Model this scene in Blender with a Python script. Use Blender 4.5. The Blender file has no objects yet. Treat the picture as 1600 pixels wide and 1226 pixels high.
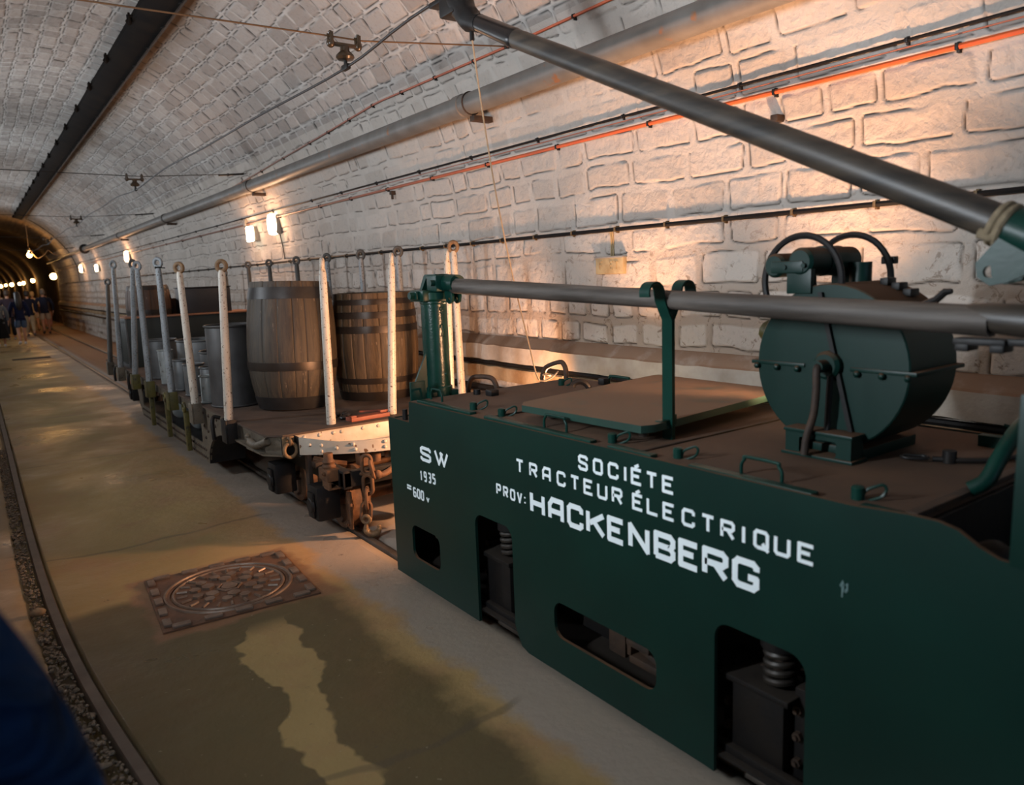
import bpy, bmesh, math, random
import numpy as np
from mathutils import Vector, Matrix, Quaternion
from mathutils.geometry import tessellate_polygon

scene = bpy.context.scene
COL = scene.collection
PI = math.pi
random.seed(7)

# ------------------------------------------------------------------ camera
CAM_H = 1.65
cam_data = bpy.data.cameras.new('camera')
cam = bpy.data.objects.new('camera', cam_data)
COL.objects.link(cam)
_right = Vector((0.8122, -0.5821, -0.0376)); _down = Vector((-0.1218, -0.1065, -0.9868)); _fwd = Vector((0.5704, 0.8061, -0.1574))
_fwd.normalize(); _right = (_right - _fwd * _right.dot(_fwd)).normalized(); _up = _right.cross(_fwd)
cam.matrix_world = Matrix(((_right.x, _up.x, -_fwd.x, 0), (_right.y, _up.y, -_fwd.y, 0), (_right.z, _up.z, -_fwd.z, CAM_H), (0, 0, 0, 1)))
cam_data.sensor_width = 36.0
cam_data.lens = 36.0 * 1178.0 / 1600.0
cam_data.clip_start = 0.05
cam_data.clip_end = 400
cam_data.dof.use_dof = True
cam_data.dof.focus_distance = 4.6
cam_data.dof.aperture_fstop = 2.3
scene.camera = cam

# ------------------------------------------------------------------ exposure, world
scene.view_settings.view_transform = 'Standard'
scene.view_settings.look = 'None'
scene.view_settings.gamma = 1
scene.view_settings.exposure = 0.0
scene.cycles.use_denoising = True
scene.cycles.max_bounces = 8
scene.cycles.diffuse_bounces = 4
scene.cycles.sample_clamp_indirect = 4.0

world = bpy.data.worlds.new('world'); scene.world = world
world.use_nodes = True
world.node_tree.nodes['Background'].inputs[0].default_value = (0.55, 0.72, 1.0, 1)
world.node_tree.nodes['Background'].inputs[1].default_value = 0.8

WARM = (1.0, 0.50, 0.255)
WARM_FAR = (1.0, 0.50, 0.16)
COOL = (0.84, 0.92, 1.0)
FLOOD_REEL_W = 330.0
FLOOD_GAP_W = 270.0
FLOOD_WAGON_W = 160.0
FLOOD_MID_W = 210.0
TUBE_W = 105.0
WALL_LAMP_W = 16.0

def light(name, kind, loc, color, watts, parent=None, aim=None, **kw):
    d = bpy.data.lights.new(name, kind); d.energy = watts; d.color = color
    for k, v in kw.items(): setattr(d, k, v)
    o = bpy.data.objects.new(name, d); COL.objects.link(o)
    o.location = loc
    if aim is not None:
        base = Vector(loc)
        o.rotation_euler = (Vector(aim) - base).to_track_quat('-Z', 'Y').to_euler()
    if parent is not None: o.parent = parent
    return o

# ------------------------------------------------------------------ node materials
MATS = {}
def newmat(name):
    m = bpy.data.materials.new(name); m.use_nodes = True
    nt = m.node_tree; b = nt.nodes['Principled BSDF']
    return m, nt, b
def N(nt, t, **kw):
    n = nt.nodes.new(t)
    for k, v in kw.items(): setattr(n, k, v)
    return n
def noise(nt, vec, scale, detail=4, rough=0.55, dist=0.0):
    n = N(nt, 'ShaderNodeTexNoise'); n.inputs['Scale'].default_value = scale
    n.inputs['Detail'].default_value = detail; n.inputs['Roughness'].default_value = rough; n.inputs['Distortion'].default_value = dist
    nt.links.new(vec, n.inputs['Vector']); return n.outputs['Fac']
def ramp(nt, fac, stops, interp='LINEAR'):
    r = N(nt, 'ShaderNodeValToRGB'); r.color_ramp.interpolation = interp
    e = r.color_ramp.elements
    while len(e) < len(stops): e.new(0.5)
    for el, (p, c) in zip(e, stops):
        el.position = p; el.color = c if len(c) == 4 else (*c, 1)
    nt.links.new(fac, r.inputs[0]); return r.outputs[0]
def rampf(nt, fac, a, b):
    n = N(nt, 'ShaderNodeMapRange'); n.clamp = True
    n.inputs['From Min'].default_value = a; n.inputs['From Max'].default_value = b if b != a else a + 1e-4
    nt.links.new(fac, n.inputs['Value']); return n.outputs['Result']
def mix(nt, fac, a, b, mode='MIX'):
    m = N(nt, 'ShaderNodeMix', data_type='RGBA', blend_type=mode)
    for i, v in ((0, fac), (6, a), (7, b)):
        s = m.inputs[i]
        if hasattr(v, 'is_output'): nt.links.new(v, s)
        elif isinstance(v, (int, float)): s.default_value = v
        else: s.default_value = (*v, 1) if len(v) == 3 else v
    return m.outputs[2]
def math_(nt, op, a, b=0.0, clamp=False):
    m = N(nt, 'ShaderNodeMath', operation=op); m.use_clamp = clamp
    for i, v in ((0, a), (1, b)):
        if hasattr(v, 'is_output'): nt.links.new(v, m.inputs[i])
        else: m.inputs[i].default_value = v
    return m.outputs[0]
def bump(nt, b, h, strength=0.3, dist=0.01):
    n = N(nt, 'ShaderNodeBump'); n.inputs['Strength'].default_value = strength; n.inputs['Distance'].default_value = dist
    nt.links.new(h, n.inputs['Height']); nt.links.new(n.outputs[0], b.inputs['Normal'])

def pm(name, c1, c2=None, scale=6.0, rough=0.6, metal=0.0, bmp=0.15, bscale=60.0, spots=None, spot_t=(0.6, 0.66), spot_scale=40.0,
       dust=None, stretch=None, spec=0.5):
    """paint, metal, cloth: two tones blended by noise, optional speckle of wear and dust lying on the upward faces"""
    m, nt, b = newmat(name)
    tc = N(nt, 'ShaderNodeTexCoord'); vec = tc.outputs['Object']
    if stretch:
        mp = N(nt, 'ShaderNodeMapping'); mp.inputs['Scale'].default_value = stretch
        nt.links.new(vec, mp.inputs[0]); vec = mp.outputs[0]
    col = mix(nt, rampf(nt, noise(nt, vec, scale), 0.35, 0.65), c1, c2 or tuple(x * 0.75 for x in c1))
    if spots:
        sf = rampf(nt, noise(nt, vec, spot_scale, 3), *spot_t)
        col = mix(nt, sf, col, spots)
    if dust:
        g = N(nt, 'ShaderNodeNewGeometry'); sx = N(nt, 'ShaderNodeSeparateXYZ'); nt.links.new(g.outputs['True Normal'], sx.inputs[0])
        up = rampf(nt, sx.outputs[2], 0.35, 0.8)
        f = math_(nt, 'MULTIPLY', up, rampf(nt, noise(nt, vec, 5.0), 0.15, 0.45))
        col = mix(nt, f, col, dust)
        rg = mix(nt, f, (rough,) * 3, (0.9,) * 3); nt.links.new(rg, b.inputs['Roughness'])
    else: b.inputs['Roughness'].default_value = rough
    nt.links.new(col, b.inputs['Base Color'])
    b.inputs['Metallic'].default_value = metal
    b.inputs['Specular IOR Level'].default_value = spec
    if bmp: bump(nt, b, noise(nt, vec, bscale, 3), bmp, 0.004)
    MATS[name] = m
    return m
def glow(name, color, strength):
    m, nt, b = newmat(name)
    b.inputs['Base Color'].default_value = (0.8, 0.8, 0.8, 1)
    b.inputs['Emission Color'].default_value = (*color, 1); b.inputs['Emission Strength'].default_value = strength
    MATS[name] = m; return m

DUST = (0.085, 0.044, 0.022)
GREEN = pm('loco_green_paint', (0.0018, 0.0235, 0.0175), (0.0014, 0.019, 0.0145), 3.0, 0.42, 0, 0.06, 180, dust=DUST, spec=0.3)
DECKBROWN = pm('dusty_deck_steel', (0.085, 0.044, 0.022), (0.058, 0.031, 0.017), 3.5, 0.85, 0, 0.2, 120)
GREENSOFT = pm('green_paint_glossy', (0.0035, 0.036, 0.026), (0.0025, 0.027, 0.020), 12.0, 0.38, 0, 0.08, 70, spec=0.25)
LETTER = pm('white_letter_paint', (0.84, 0.93, 0.95), (0.80, 0.90, 0.93), 9, 0.5, 0, 0.03, 90)
BLACKST = pm('black_steel', (0.009, 0.009, 0.0095), (0.014, 0.012, 0.011), 8, 0.5, 0.1, 0.15, 60, spec=0.3)
CASTGREEN = pm('green_paint_on_casting', (0.0035, 0.036, 0.026), (0.0025, 0.027, 0.020), 12.0, 0.26, 0, 0.3, 70, spec=0.5)
GREASE = pm('greasy_dark_steel', (0.008, 0.0078, 0.0085), (0.013, 0.0105, 0.009), 9, 0.5, 0.1, 0.2, 70, dust=(0.020, 0.0145, 0.010), spec=0.35)
RUST = pm('rusty_steel', (0.16, 0.075, 0.032), (0.075, 0.038, 0.02), 14, 0.75, 0.2, 0.3, 70)
RUSTDK = pm('dark_rusty_steel', (0.06, 0.034, 0.02), (0.028, 0.019, 0.014), 12, 0.7, 0.2, 0.3, 70)
WHITESTEEL = pm('aged_white_paint_steel', (0.55, 0.50, 0.42), (0.44, 0.38, 0.30), 7, 0.5, 0, 0.15, 60, spots=(0.16, 0.08, 0.035), spot_t=(0.66, 0.70), spot_scale=22)
STAKEMAT = pm('speckled_white_stake', (0.50, 0.47, 0.41), (0.41, 0.375, 0.315), 8, 0.45, 0, 0.1, 60, spots=(0.10, 0.055, 0.03), spot_t=(0.615, 0.65), spot_scale=78)
STAKEGREY = pm('speckled_grey_stake', (0.25, 0.275, 0.29), (0.16, 0.175, 0.185), 5, 0.5, 0, 0.1, 60, spots=(0.05, 0.04, 0.032), spot_t=(0.60, 0.65), spot_scale=70)
STAKEDARK = pm('dark_old_stake', (0.085, 0.08, 0.07), (0.05, 0.045, 0.04), 8, 0.6, 0.1, 0.1, 60)
EYERUST = pm('rusty_eye', (0.23, 0.15, 0.075), (0.12, 0.07, 0.035), 20, 0.7, 0.1, 0.2, 70)
OLIVE = pm('olive_paint', (0.10, 0.085, 0.018), (0.05, 0.045, 0.014), 9, 0.45, 0, 0.15, 60, spots=(0.03, 0.022, 0.012), spot_t=(0.58, 0.66), spot_scale=25)
UNDER = pm('grey_brown_frame_paint', (0.13, 0.11, 0.08), (0.085, 0.07, 0.05), 8, 0.6, 0, 0.2, 60, spots=(0.03, 0.022, 0.015), spot_t=(0.6, 0.66), spot_scale=30)
WDECK = pm('rust_brown_wagon_deck', (0.085, 0.055, 0.038), (0.055, 0.036, 0.026), 5, 0.75, 0.1, 0.2, 60)
GALV = pm('galvanised_sheet', (0.105, 0.112, 0.115), (0.055, 0.058, 0.06), 6, 0.5, 0.25, 0.1, 40, spots=(0.09, 0.085, 0.075), spot_t=(0.58, 0.7), spot_scale=9)
GALVDK = pm('dark_dull_sheet', (0.055, 0.055, 0.055), (0.030, 0.029, 0.028), 5, 0.55, 0.25, 0.1, 40)
PALECAN = pm('pale_painted_can', (0.26, 0.29, 0.29), (0.16, 0.175, 0.175), 7, 0.5, 0.05, 0.1, 40, spots=(0.09, 0.085, 0.075), spot_t=(0.6, 0.68), spot_scale=14)
CHEST = pm('black_green_chest', (0.012, 0.017, 0.014), (0.008, 0.011, 0.010), 5, 0.5, 0, 0.1, 60)
TRIMRED = pm('reddish_wood_edge', (0.30, 0.14, 0.075), (0.20, 0.09, 0.05), 9, 0.7, 0, 0.1, 60)
REDWOOD = pm('red_painted_wood', (0.26, 0.062, 0.028), (0.18, 0.042, 0.02), 12, 0.6, 0, 0.15, 60)
COAL = pm('black_glassy_lump', (0.012, 0.011, 0.012), None, 9, 0.3, 0, 0.3, 60)
POLEWOOD = pm('weathered_pole_wood', (0.105, 0.088, 0.075), (0.040, 0.032, 0.026), 9, 0.6, 0, 0.12, 90, stretch=(3, 0.25, 3))
POLEDARK = pm('dark_pole_wood', (0.020, 0.018, 0.016), (0.055, 0.043, 0.032), 8, 0.45, 0, 0.1, 90, stretch=(3, 0.25, 3))
SLEEVE = pm('black_taped_sleeve', (0.009, 0.009, 0.010), None, 8, 0.28, 0, 0.1, 80)
ROPE = pm('pale_rope', (0.42, 0.31, 0.20), (0.32, 0.23, 0.14), 60, 0.9, 0, 0.3, 200)
PIPE = pm('grey_painted_pipe', (0.155, 0.15, 0.14), (0.115, 0.108, 0.098), 5, 0.5, 0.0, 0.1, 60, spots=(0.22, 0.09, 0.03), spot_t=(0.66, 0.74), spot_scale=7)
CABLEBLK = pm('black_cable', (0.007, 0.007, 0.0075), None, 8, 0.55, 0, 0.0, spec=0.2)
CABLEGREY = pm('old_wire', (0.022, 0.018, 0.016), (0.016, 0.013, 0.012), 8, 0.5, 0.3, 0.0)
WIRERUST = pm('rusty_span_wire', (0.12, 0.065, 0.03), None, 8, 0.6, 0.3, 0.0)
ORANGE = pm('orange_conduit', (0.62, 0.11, 0.025), (0.55, 0.09, 0.02), 8, 0.5, 0, 0.0)
REDCAB = pm('dusty_red_cable', (0.40, 0.14, 0.085), (0.32, 0.12, 0.08), 8, 0.6, 0, 0.0)
PORCELAIN = pm('brown_insulator', (0.05, 0.032, 0.018), None, 8, 0.25, 0, 0.0)
CHANNEL = pm('black_ceiling_channel', (0.008, 0.007, 0.007), (0.014, 0.011, 0.009), 4, 0.85, 0.0, 0.1, 50, spec=0.05)
BOXMAT = pm('weathered_ochre_box', (0.42, 0.33, 0.18), (0.30, 0.22, 0.11), 14, 0.7, 0, 0.2, 80)
LEDGE = pm('dusty_concrete_ledge', (0.40, 0.36, 0.31), (0.28, 0.235, 0.19), 5, 0.9, 0, 0.5, 40, dust=(0.21, 0.125, 0.075))
LEDGELOW = pm('ochre_stained_ledge', (0.34, 0.25, 0.15), (0.22, 0.13, 0.06), 6, 0.9, 0, 0.5, 40)
STEELRAIL = pm('worn_rail_steel', (0.12, 0.10, 0.082), (0.075, 0.06, 0.047), 6, 0.45, 0.4, 0.15, 60)
LAMPBODY = pm('grey_lamp_housing', (0.25, 0.24, 0.22), None, 8, 0.5, 0, 0.0)
LAMPGLASS = glow('lit_lamp_glass', (1.0, 0.66, 0.30), 14.0)
LAMPGLASS_W = glow('lit_white_lamp_glass', (1.0, 0.80, 0.52), 16.0)
FARGLASS = glow('lit_far_lamp_glass', (1.0, 0.60, 0.22), 22.0)
TUBEGLASS = glow('lit_tube_glass', (0.86, 0.93, 1.0), 6.0)

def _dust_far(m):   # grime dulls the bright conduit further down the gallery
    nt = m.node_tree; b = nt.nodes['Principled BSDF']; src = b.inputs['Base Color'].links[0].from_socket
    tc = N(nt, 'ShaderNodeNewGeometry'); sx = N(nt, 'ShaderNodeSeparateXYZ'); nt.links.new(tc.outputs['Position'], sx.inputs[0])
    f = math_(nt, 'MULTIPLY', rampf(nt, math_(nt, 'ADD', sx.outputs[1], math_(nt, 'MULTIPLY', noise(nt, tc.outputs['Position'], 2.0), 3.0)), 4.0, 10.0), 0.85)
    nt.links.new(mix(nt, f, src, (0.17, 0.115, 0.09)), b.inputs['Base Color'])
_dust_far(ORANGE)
def barrel_material(name, c1, c2):
    m, nt, b = newmat(name)
    tc = N(nt, 'ShaderNodeTexCoord'); sx = N(nt, 'ShaderNodeSeparateXYZ'); nt.links.new(tc.outputs['Object'], sx.inputs[0])
    mp = N(nt, 'ShaderNodeMapping'); mp.inputs['Scale'].default_value = (9, 9, 1.2); nt.links.new(tc.outputs['Object'], mp.inputs[0])
    at = N(nt, 'ShaderNodeAttribute', attribute_name='tint')
    col = mix(nt, rampf(nt, noise(nt, mp.outputs[0], 1.6, 8, 0.72, 0.8), 0.36, 0.62), c1, c2)
    col = mix(nt, math_(nt, 'MULTIPLY', at.outputs['Fac'], 0.75), col, tuple(x * 0.35 for x in c1))
    scr = rampf(nt, noise(nt, mp.outputs[0], 4.5, 3, 0.7), 0.66, 0.71)
    col = mix(nt, math_(nt, 'MULTIPLY', scr, 0.6), col, (0.27, 0.20, 0.14))
    nt.links.new(col, b.inputs['Base Color']); b.inputs['Roughness'].default_value = 0.62
    bump(nt, b, noise(nt, mp.outputs[0], 7, 4), 0.5, 0.006)
    return m
OAK = barrel_material('old_oak_staves', (0.115, 0.074, 0.035), (0.030, 0.019, 0.009))
OAKGREY = barrel_material('old_grey_oak_staves', (0.074, 0.052, 0.029), (0.023, 0.017, 0.011))

def stone_material(name, stone_a, stone_b, mortar, crackc, low_dirt=True):
    m, nt, b = newmat(name)
    tc = N(nt, 'ShaderNodeTexCoord'); vec = tc.outputs['Object']
    at = N(nt, 'ShaderNodeAttribute', attribute_name='Col'); sp = N(nt, 'ShaderNodeSeparateColor'); nt.links.new(at.outputs['Color'], sp.inputs[0])
    st = mix(nt, sp.outputs[1], stone_a, stone_b)
    st = mix(nt, math_(nt, 'MULTIPLY', rampf(nt, noise(nt, vec, 30, 5), 0.55, 0.75), 0.35), st, tuple(x * 0.55 for x in stone_b))
    mo = mix(nt, rampf(nt, noise(nt, vec, 3.0), 0.3, 0.7), mortar, tuple(x * 0.8 for x in mortar))
    sx = N(nt, 'ShaderNodeSeparateXYZ'); nt.links.new(vec, sx.inputs[0])
    if low_dirt:   # rusty dust settled on the mortar of the lowest courses
        lo = rampf(nt, math_(nt, 'ADD', sx.outputs[2], math_(nt, 'MULTIPLY', noise(nt, vec, 1.5), 0.7)), 2.35, 1.75)
        mo = mix(nt, math_(nt, 'MULTIPLY', lo, 0.7), mo, (0.29, 0.22, 0.165))
    col = mix(nt, sp.outputs[0], mo, st)
    worn = rampf(nt, noise(nt, vec, 13, 7, 0.75, 0.9), 0.565, 0.62)
    wz = rampf(nt, sx.outputs[2], 2.3, 1.4) if low_dirt else rampf(nt, noise(nt, vec, 0.4), 0.5, 0.8)
    col = mix(nt, math_(nt, 'MULTIPLY', math_(nt, 'MULTIPLY', worn, 0.75), wz), col, (0.15, 0.10, 0.065))
    stain = rampf(nt, noise(nt, vec, 0.7, 5, 0.6), 0.52, 0.75)
    col = mix(nt, math_(nt, 'MULTIPLY', stain, 0.35), col, (0.30, 0.22, 0.17))
    if not low_dirt and name.startswith('white'):   # brown band along the vault beside the iron channel
        soot = rampf(nt, math_(nt, 'ADD', sx.outputs[1], math_(nt, 'ADD', math_(nt, 'MULTIPLY', noise(nt, vec, 0.5, 4), 5.0), math_(nt, 'MULTIPLY', sx.outputs[2], 2.2))), 41.5, 46.0)
        col = mix(nt, math_(nt, 'MULTIPLY', soot, 0.85), col, (0.13, 0.085, 0.045))
        band = math_(nt, 'SUBTRACT', 1.0, rampf(nt, math_(nt, 'ABSOLUTE', math_(nt, 'SUBTRACT', math_(nt, 'ADD', sx.outputs[0], math_(nt, 'MULTIPLY', noise(nt, vec, 1.2, 4), 0.25)), 2.13)), 0.03, 0.20))
        col = mix(nt, math_(nt, 'MULTIPLY', band, 0.6), col, (0.17, 0.105, 0.055))
    col = mix(nt, sp.outputs[2], col, crackc)
    nt.links.new(col, b.inputs['Base Color']); b.inputs['Roughness'].default_value = 0.9
    b.inputs['Specular IOR Level'].default_value = 0.2
    bump(nt, b, math_(nt, 'ADD', noise(nt, vec, 60, 5, 0.7), math_(nt, 'MULTIPLY', noise(nt, vec, 17, 4, 0.6, 0.8), 1.6)), 0.45, 0.014)
    return m
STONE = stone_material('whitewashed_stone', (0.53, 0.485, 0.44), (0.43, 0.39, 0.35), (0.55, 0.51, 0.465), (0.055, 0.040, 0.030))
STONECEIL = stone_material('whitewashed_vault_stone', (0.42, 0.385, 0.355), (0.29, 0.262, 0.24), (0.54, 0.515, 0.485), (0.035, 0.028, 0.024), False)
STONEBROWN = stone_material('bare_brown_stone', (0.16, 0.11, 0.065), (0.10, 0.068, 0.04), (0.17, 0.12, 0.075), (0.03, 0.02, 0.012), False)

def floor_material():
    m, nt, b = newmat('worn_concrete_floor')
    tc = N(nt, 'ShaderNodeTexCoord'); vec = tc.outputs['Object']
    sx = N(nt, 'ShaderNodeSeparateXYZ'); nt.links.new(vec, sx.inputs[0]); X, Y, Z = sx.outputs
    big = noise(nt, vec, 0.55, 5, 0.55, 0.3)
    base = mix(nt, rampf(nt, big, 0.35, 0.65), (0.31, 0.220, 0.086), (0.195, 0.146, 0.056))
    base = mix(nt, rampf(nt, noise(nt, vec, 2.3, 6, 0.6, 0.5), 0.5, 0.72), base, (0.24, 0.145, 0.066))
    # rusty dust from the right hand track, brightened orange as painted lamplight near the hook
    wob = math_(nt, 'ADD', X, math_(nt, 'MULTIPLY', math_(nt, 'SUBTRACT', noise(nt, vec, 1.3, 4), 0.5), 1.1))
    base = mix(nt, math_(nt, 'MULTIPLY', rampf(nt, wob, 0.85, 1.65), math_(nt, 'ADD', 0.2, math_(nt, 'MULTIPLY', rampf(nt, Y, 3.4, 4.3), 0.6))), base, (0.42, 0.245, 0.13))
    wob2 = math_(nt, 'ADD', X, math_(nt, 'MULTIPLY', math_(nt, 'SUBTRACT', noise(nt, vec, 2.6, 5, 0.65), 0.5), 0.34))
    grey = math_(nt, 'MULTIPLY', rampf(nt, wob2, 1.47, 1.54), 0.8)
    base = mix(nt, grey, base, (0.26, 0.235, 0.205))
    far = math_(nt, 'MULTIPLY', rampf(nt, X, 1.95, 2.05), rampf(nt, Y, 5.0, 9.0))
    base = mix(nt, far, base, (0.20, 0.095, 0.045))
    # damp slabs nearest the viewer, ending at a wavering joint
    yy = math_(nt, 'ADD', Y, math_(nt, 'MULTIPLY', math_(nt, 'SUBTRACT', noise(nt, vec, 1.1, 3), 0.5), 0.35))
    damp = math_(nt, 'MULTIPLY', rampf(nt, yy, 4.32, 4.22), rampf(nt, wob2, 1.44, 1.32))
    dry = rampf(nt, math_(nt, 'ABSOLUTE', math_(nt, 'SUBTRACT', math_(nt, 'ADD', wob, math_(nt, 'MULTIPLY', Y, -0.11)), 0.62), 0.0), 0.105, 0.125)
    damp = math_(nt, 'MULTIPLY', damp, math_(nt, 'MAXIMUM', dry, rampf(nt, Y, 3.45, 3.6)))
    base = mix(nt, math_(nt, 'MULTIPLY', damp, 0.80), base, mix(nt, rampf(nt, noise(nt, vec, 1.7, 5, 0.6), 0.4, 0.62), (0.040, 0.034, 0.012), (0.050, 0.036, 0.012)))
    # reddish clay smeared round the manhole
    mx = math_(nt, 'ABSOLUTE', math_(nt, 'SUBTRACT', X, 0.97)); my = math_(nt, 'ABSOLUTE', math_(nt, 'SUBTRACT', Y, 4.12))
    md = math_(nt, 'ADD', math_(nt, 'MAXIMUM', mx, my), math_(nt, 'MULTIPLY', math_(nt, 'SUBTRACT', noise(nt, vec, 5, 4), 0.5), 0.22))
    base = mix(nt, math_(nt, 'MULTIPLY', rampf(nt, md, 0.47, 0.42), 0.8), base, (0.20, 0.105, 0.055))
    jn = math_(nt, 'ABSOLUTE', math_(nt, 'SUBTRACT', math_(nt, 'MODULO', math_(nt, 'ADD', yy, 20.62), 3.05), 1.5))
    base = mix(nt, math_(nt, 'MULTIPLY', math_(nt, 'MULTIPLY', rampf(nt, jn, 0.022, 0.010), rampf(nt, X, 1.6, 1.5)), 0.45), base, (0.055, 0.044, 0.028))
    wsp = rampf(nt, noise(nt, vec, 34, 2), 0.715, 0.74)
    base = mix(nt, math_(nt, 'MULTIPLY', wsp, 0.5), base, (0.30, 0.26, 0.18))
    base = mix(nt, math_(nt, 'MULTIPLY', rampf(nt, math_(nt, 'ADD', X, math_(nt, 'MULTIPLY', noise(nt, vec, 2.0, 4), 0.2)), 0.20, 0.10), 0.7), base, (0.17, 0.15, 0.125))
    spk = math_(nt, 'MULTIPLY', rampf(nt, noise(nt, vec, 24, 4, 0.6), 0.655, 0.69), rampf(nt, noise(nt, vec, 1.3, 3), 0.46, 0.60))
    base = mix(nt, math_(nt, 'MULTIPLY', spk, 0.6), base, (0.055, 0.045, 0.035))
    nt.links.new(base, b.inputs['Base Color'])
    wet = rampf(nt, noise(nt, vec, 0.8, 4, 0.6, 0.4), 0.42, 0.62)
    wet = math_(nt, 'MULTIPLY', wet, rampf(nt, X, 2.0, 1.8))
    rg = math_(nt, 'SUBTRACT', 0.68, math_(nt, 'MULTIPLY', wet, 0.42))
    nt.links.new(rg, b.inputs['Roughness'])
    bump(nt, b, noise(nt, vec, 14, 6, 0.6), 0.22, 0.02)
    return m
FLOOR = floor_material()
GRAVEL = pm('rail_groove_rubble', (0.19, 0.165, 0.13), (0.11, 0.093, 0.072), 25, 0.85, 0, 0.6, 60)

# ------------------------------------------------------------------ mesh helpers
class MB:
    """collects shapes into ONE mesh"""
    def __init__(self): self.v = []; self.f = []
    def add(self, vs, fs):
        n = len(self.v); self.v += [tuple(p) for p in vs]; self.f += [tuple(i + n for i in f) for f in fs]; return self
    def box(self, lo, hi, bev=0.0, mat=None):
        bm = bmesh.new(); bmesh.ops.create_cube(bm, size=1)
        for v in bm.verts: v.co = Vector([lo[i] + (v.co[i] + 0.5) * (hi[i] - lo[i]) for i in range(3)])
        if bev > 0: bmesh.ops.bevel(bm, geom=bm.edges[:], offset=bev, segments=2, profile=0.6, affect='EDGES')
        if mat is not None: bm.transform(mat)
        bm.verts.index_update(); self.add([v.co[:] for v in bm.verts], [[v.index for v in f.verts] for f in bm.faces]); bm.free(); return self
    def tube(self, path, r, n=12, caps=True, closed=False):
        P = [Vector(p) for p in path]; m = len(P)
        R = r if isinstance(r, (list, tuple)) else [r] * m
        def tan(i):
            if closed: return (P[(i + 1) % m] - P[i - 1]).normalized()
            return (P[min(i + 1, m - 1)] - P[max(i - 1, 0)]).normalized()
        t = tan(0); a = Vector((0, 0, 1)) if abs(t.z) < 0.9 else Vector((1, 0, 0)); u = t.cross(a).normalized(); vs = []
        for i in range(m):
            t2 = tan(i); q = t.rotation_difference(t2); u = (q @ u); u = (u - t2 * u.dot(t2)).normalized(); t = t2; w = t.cross(u)
            for k in range(n):
                an = 2 * PI * k / n; vs.append(P[i] + (u * math.cos(an) + w * math.sin(an)) * R[i])
        fs = []; e = m if closed else m - 1
        for i in range(e):
            for k in range(n):
                j = (i + 1) % m; fs.append((i * n + k, i * n + (k + 1) % n, j * n + (k + 1) % n, j * n + k))
        if caps and not closed: fs.append(tuple(range(n - 1, -1, -1))); fs.append(tuple((m - 1) * n + k for k in range(n)))
        return self.add(vs, fs)
    def cyl(self, p, q, r, r2=None, n=20, bev=0.0):
        p = Vector(p); q = Vector(q); r2 = r if r2 is None else r2
        if bev > 0:
            d = (q - p).normalized() * bev
            return self.tube([p, p + d, q - d, q], [r - bev, r, r2, r2 - bev], n)
        return self.tube([p, q], [r, r2], n)
    def lathe(self, prof, org=(0, 0, 0), axis=(0, 0, 1), n=32, caps=True):
        o = Vector(org); w = Vector(axis).normalized(); a = Vector((1, 0, 0)) if abs(w.x) < 0.9 else Vector((0, 1, 0))
        u = (a - w * a.dot(w)).normalized(); v = w.cross(u); vs = []
        for r, h in prof:
            for k in range(n):
                an = 2 * PI * k / n; vs.append(o + w * h + (u * math.cos(an) + v * math.sin(an)) * r)
        fs = []
        for i in range(len(prof) - 1):
            for k in range(n): fs.append((i * n + k, i * n + (k + 1) % n, (i + 1) * n + (k + 1) % n, (i + 1) * n + k))
        if caps: fs.append(tuple(range(n - 1, -1, -1))); fs.append(tuple((len(prof) - 1) * n + k for k in range(n)))
        return self.add(vs, fs)
    def ring(self, c, R, r, axis=(0, 0, 1), n=20, m=10, a0=0.0, a1=2 * PI):
        c = Vector(c); w = Vector(axis).normalized(); a = Vector((0, 0, 1)) if abs(w.z) < 0.9 else Vector((1, 0, 0))
        u = (a - w * a.dot(w)).normalized(); v = w.cross(u); full = a1 - a0 > 2 * PI - 1e-3
        k = n if full else n + 1
        pts = [c + (u * math.cos(a0 + (a1 - a0) * i / n) + v * math.sin(a0 + (a1 - a0) * i / n)) * R for i in range(k)]
        return self.tube(pts, r, m, closed=full)
    def link(self, c, L, W, r, along, side, m=8):
        """chain link: an elongated ring"""
        c = Vector(c); A = Vector(along).normalized(); S = Vector(side).normalized(); pts = []; h = L / 2 - W / 2
        for i in range(9): an = -PI / 2 + PI * i / 8; pts.append(c + A * (h + math.cos(an) * W / 2) + S * math.sin(an) * W / 2)
        for i in range(9): an = PI / 2 + PI * i / 8; pts.append(c + A * (-h + math.cos(an) * W / 2) + S * math.sin(an) * W / 2)
        return self.tube(pts, r, m, closed=True)
    def prism(self, outer, holes, frame, depth):
        """polygon (2-D, with holes) extruded; frame = (origin, u, v, w)"""
        o, u, v, w = [Vector(x) for x in frame]
        loops = [outer] + list(holes)
        flat = [p for l in loops for p in l]
        tris = tessellate_polygon([[Vector((p[0], p[1], 0)) for p in l] for l in loops])
        n = len(flat)
        vs = [o + u * p[0] + v * p[1] for p in flat] + [o + u * p[0] + v * p[1] + w * depth for p in flat]
        fs = []
        for t in tris:
            a, b, c = [flat[i] for i in t]
            s = (b[0] - a[0]) * (c[1] - a[1]) - (b[1] - a[1]) * (c[0] - a[0])
            t = tuple(t) if s > 0 else tuple(reversed(t))
            fs.append(tuple(i + n for i in t)); fs.append(tuple(reversed(t)))
        k = 0
        for li, l in enumerate(loops):
            m = len(l)
            for i in range(m): fs.append((k + i, k + (i + 1) % m, n + k + (i + 1) % m, n + k + i))
            k += m
        return self.add(vs, fs)
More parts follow.
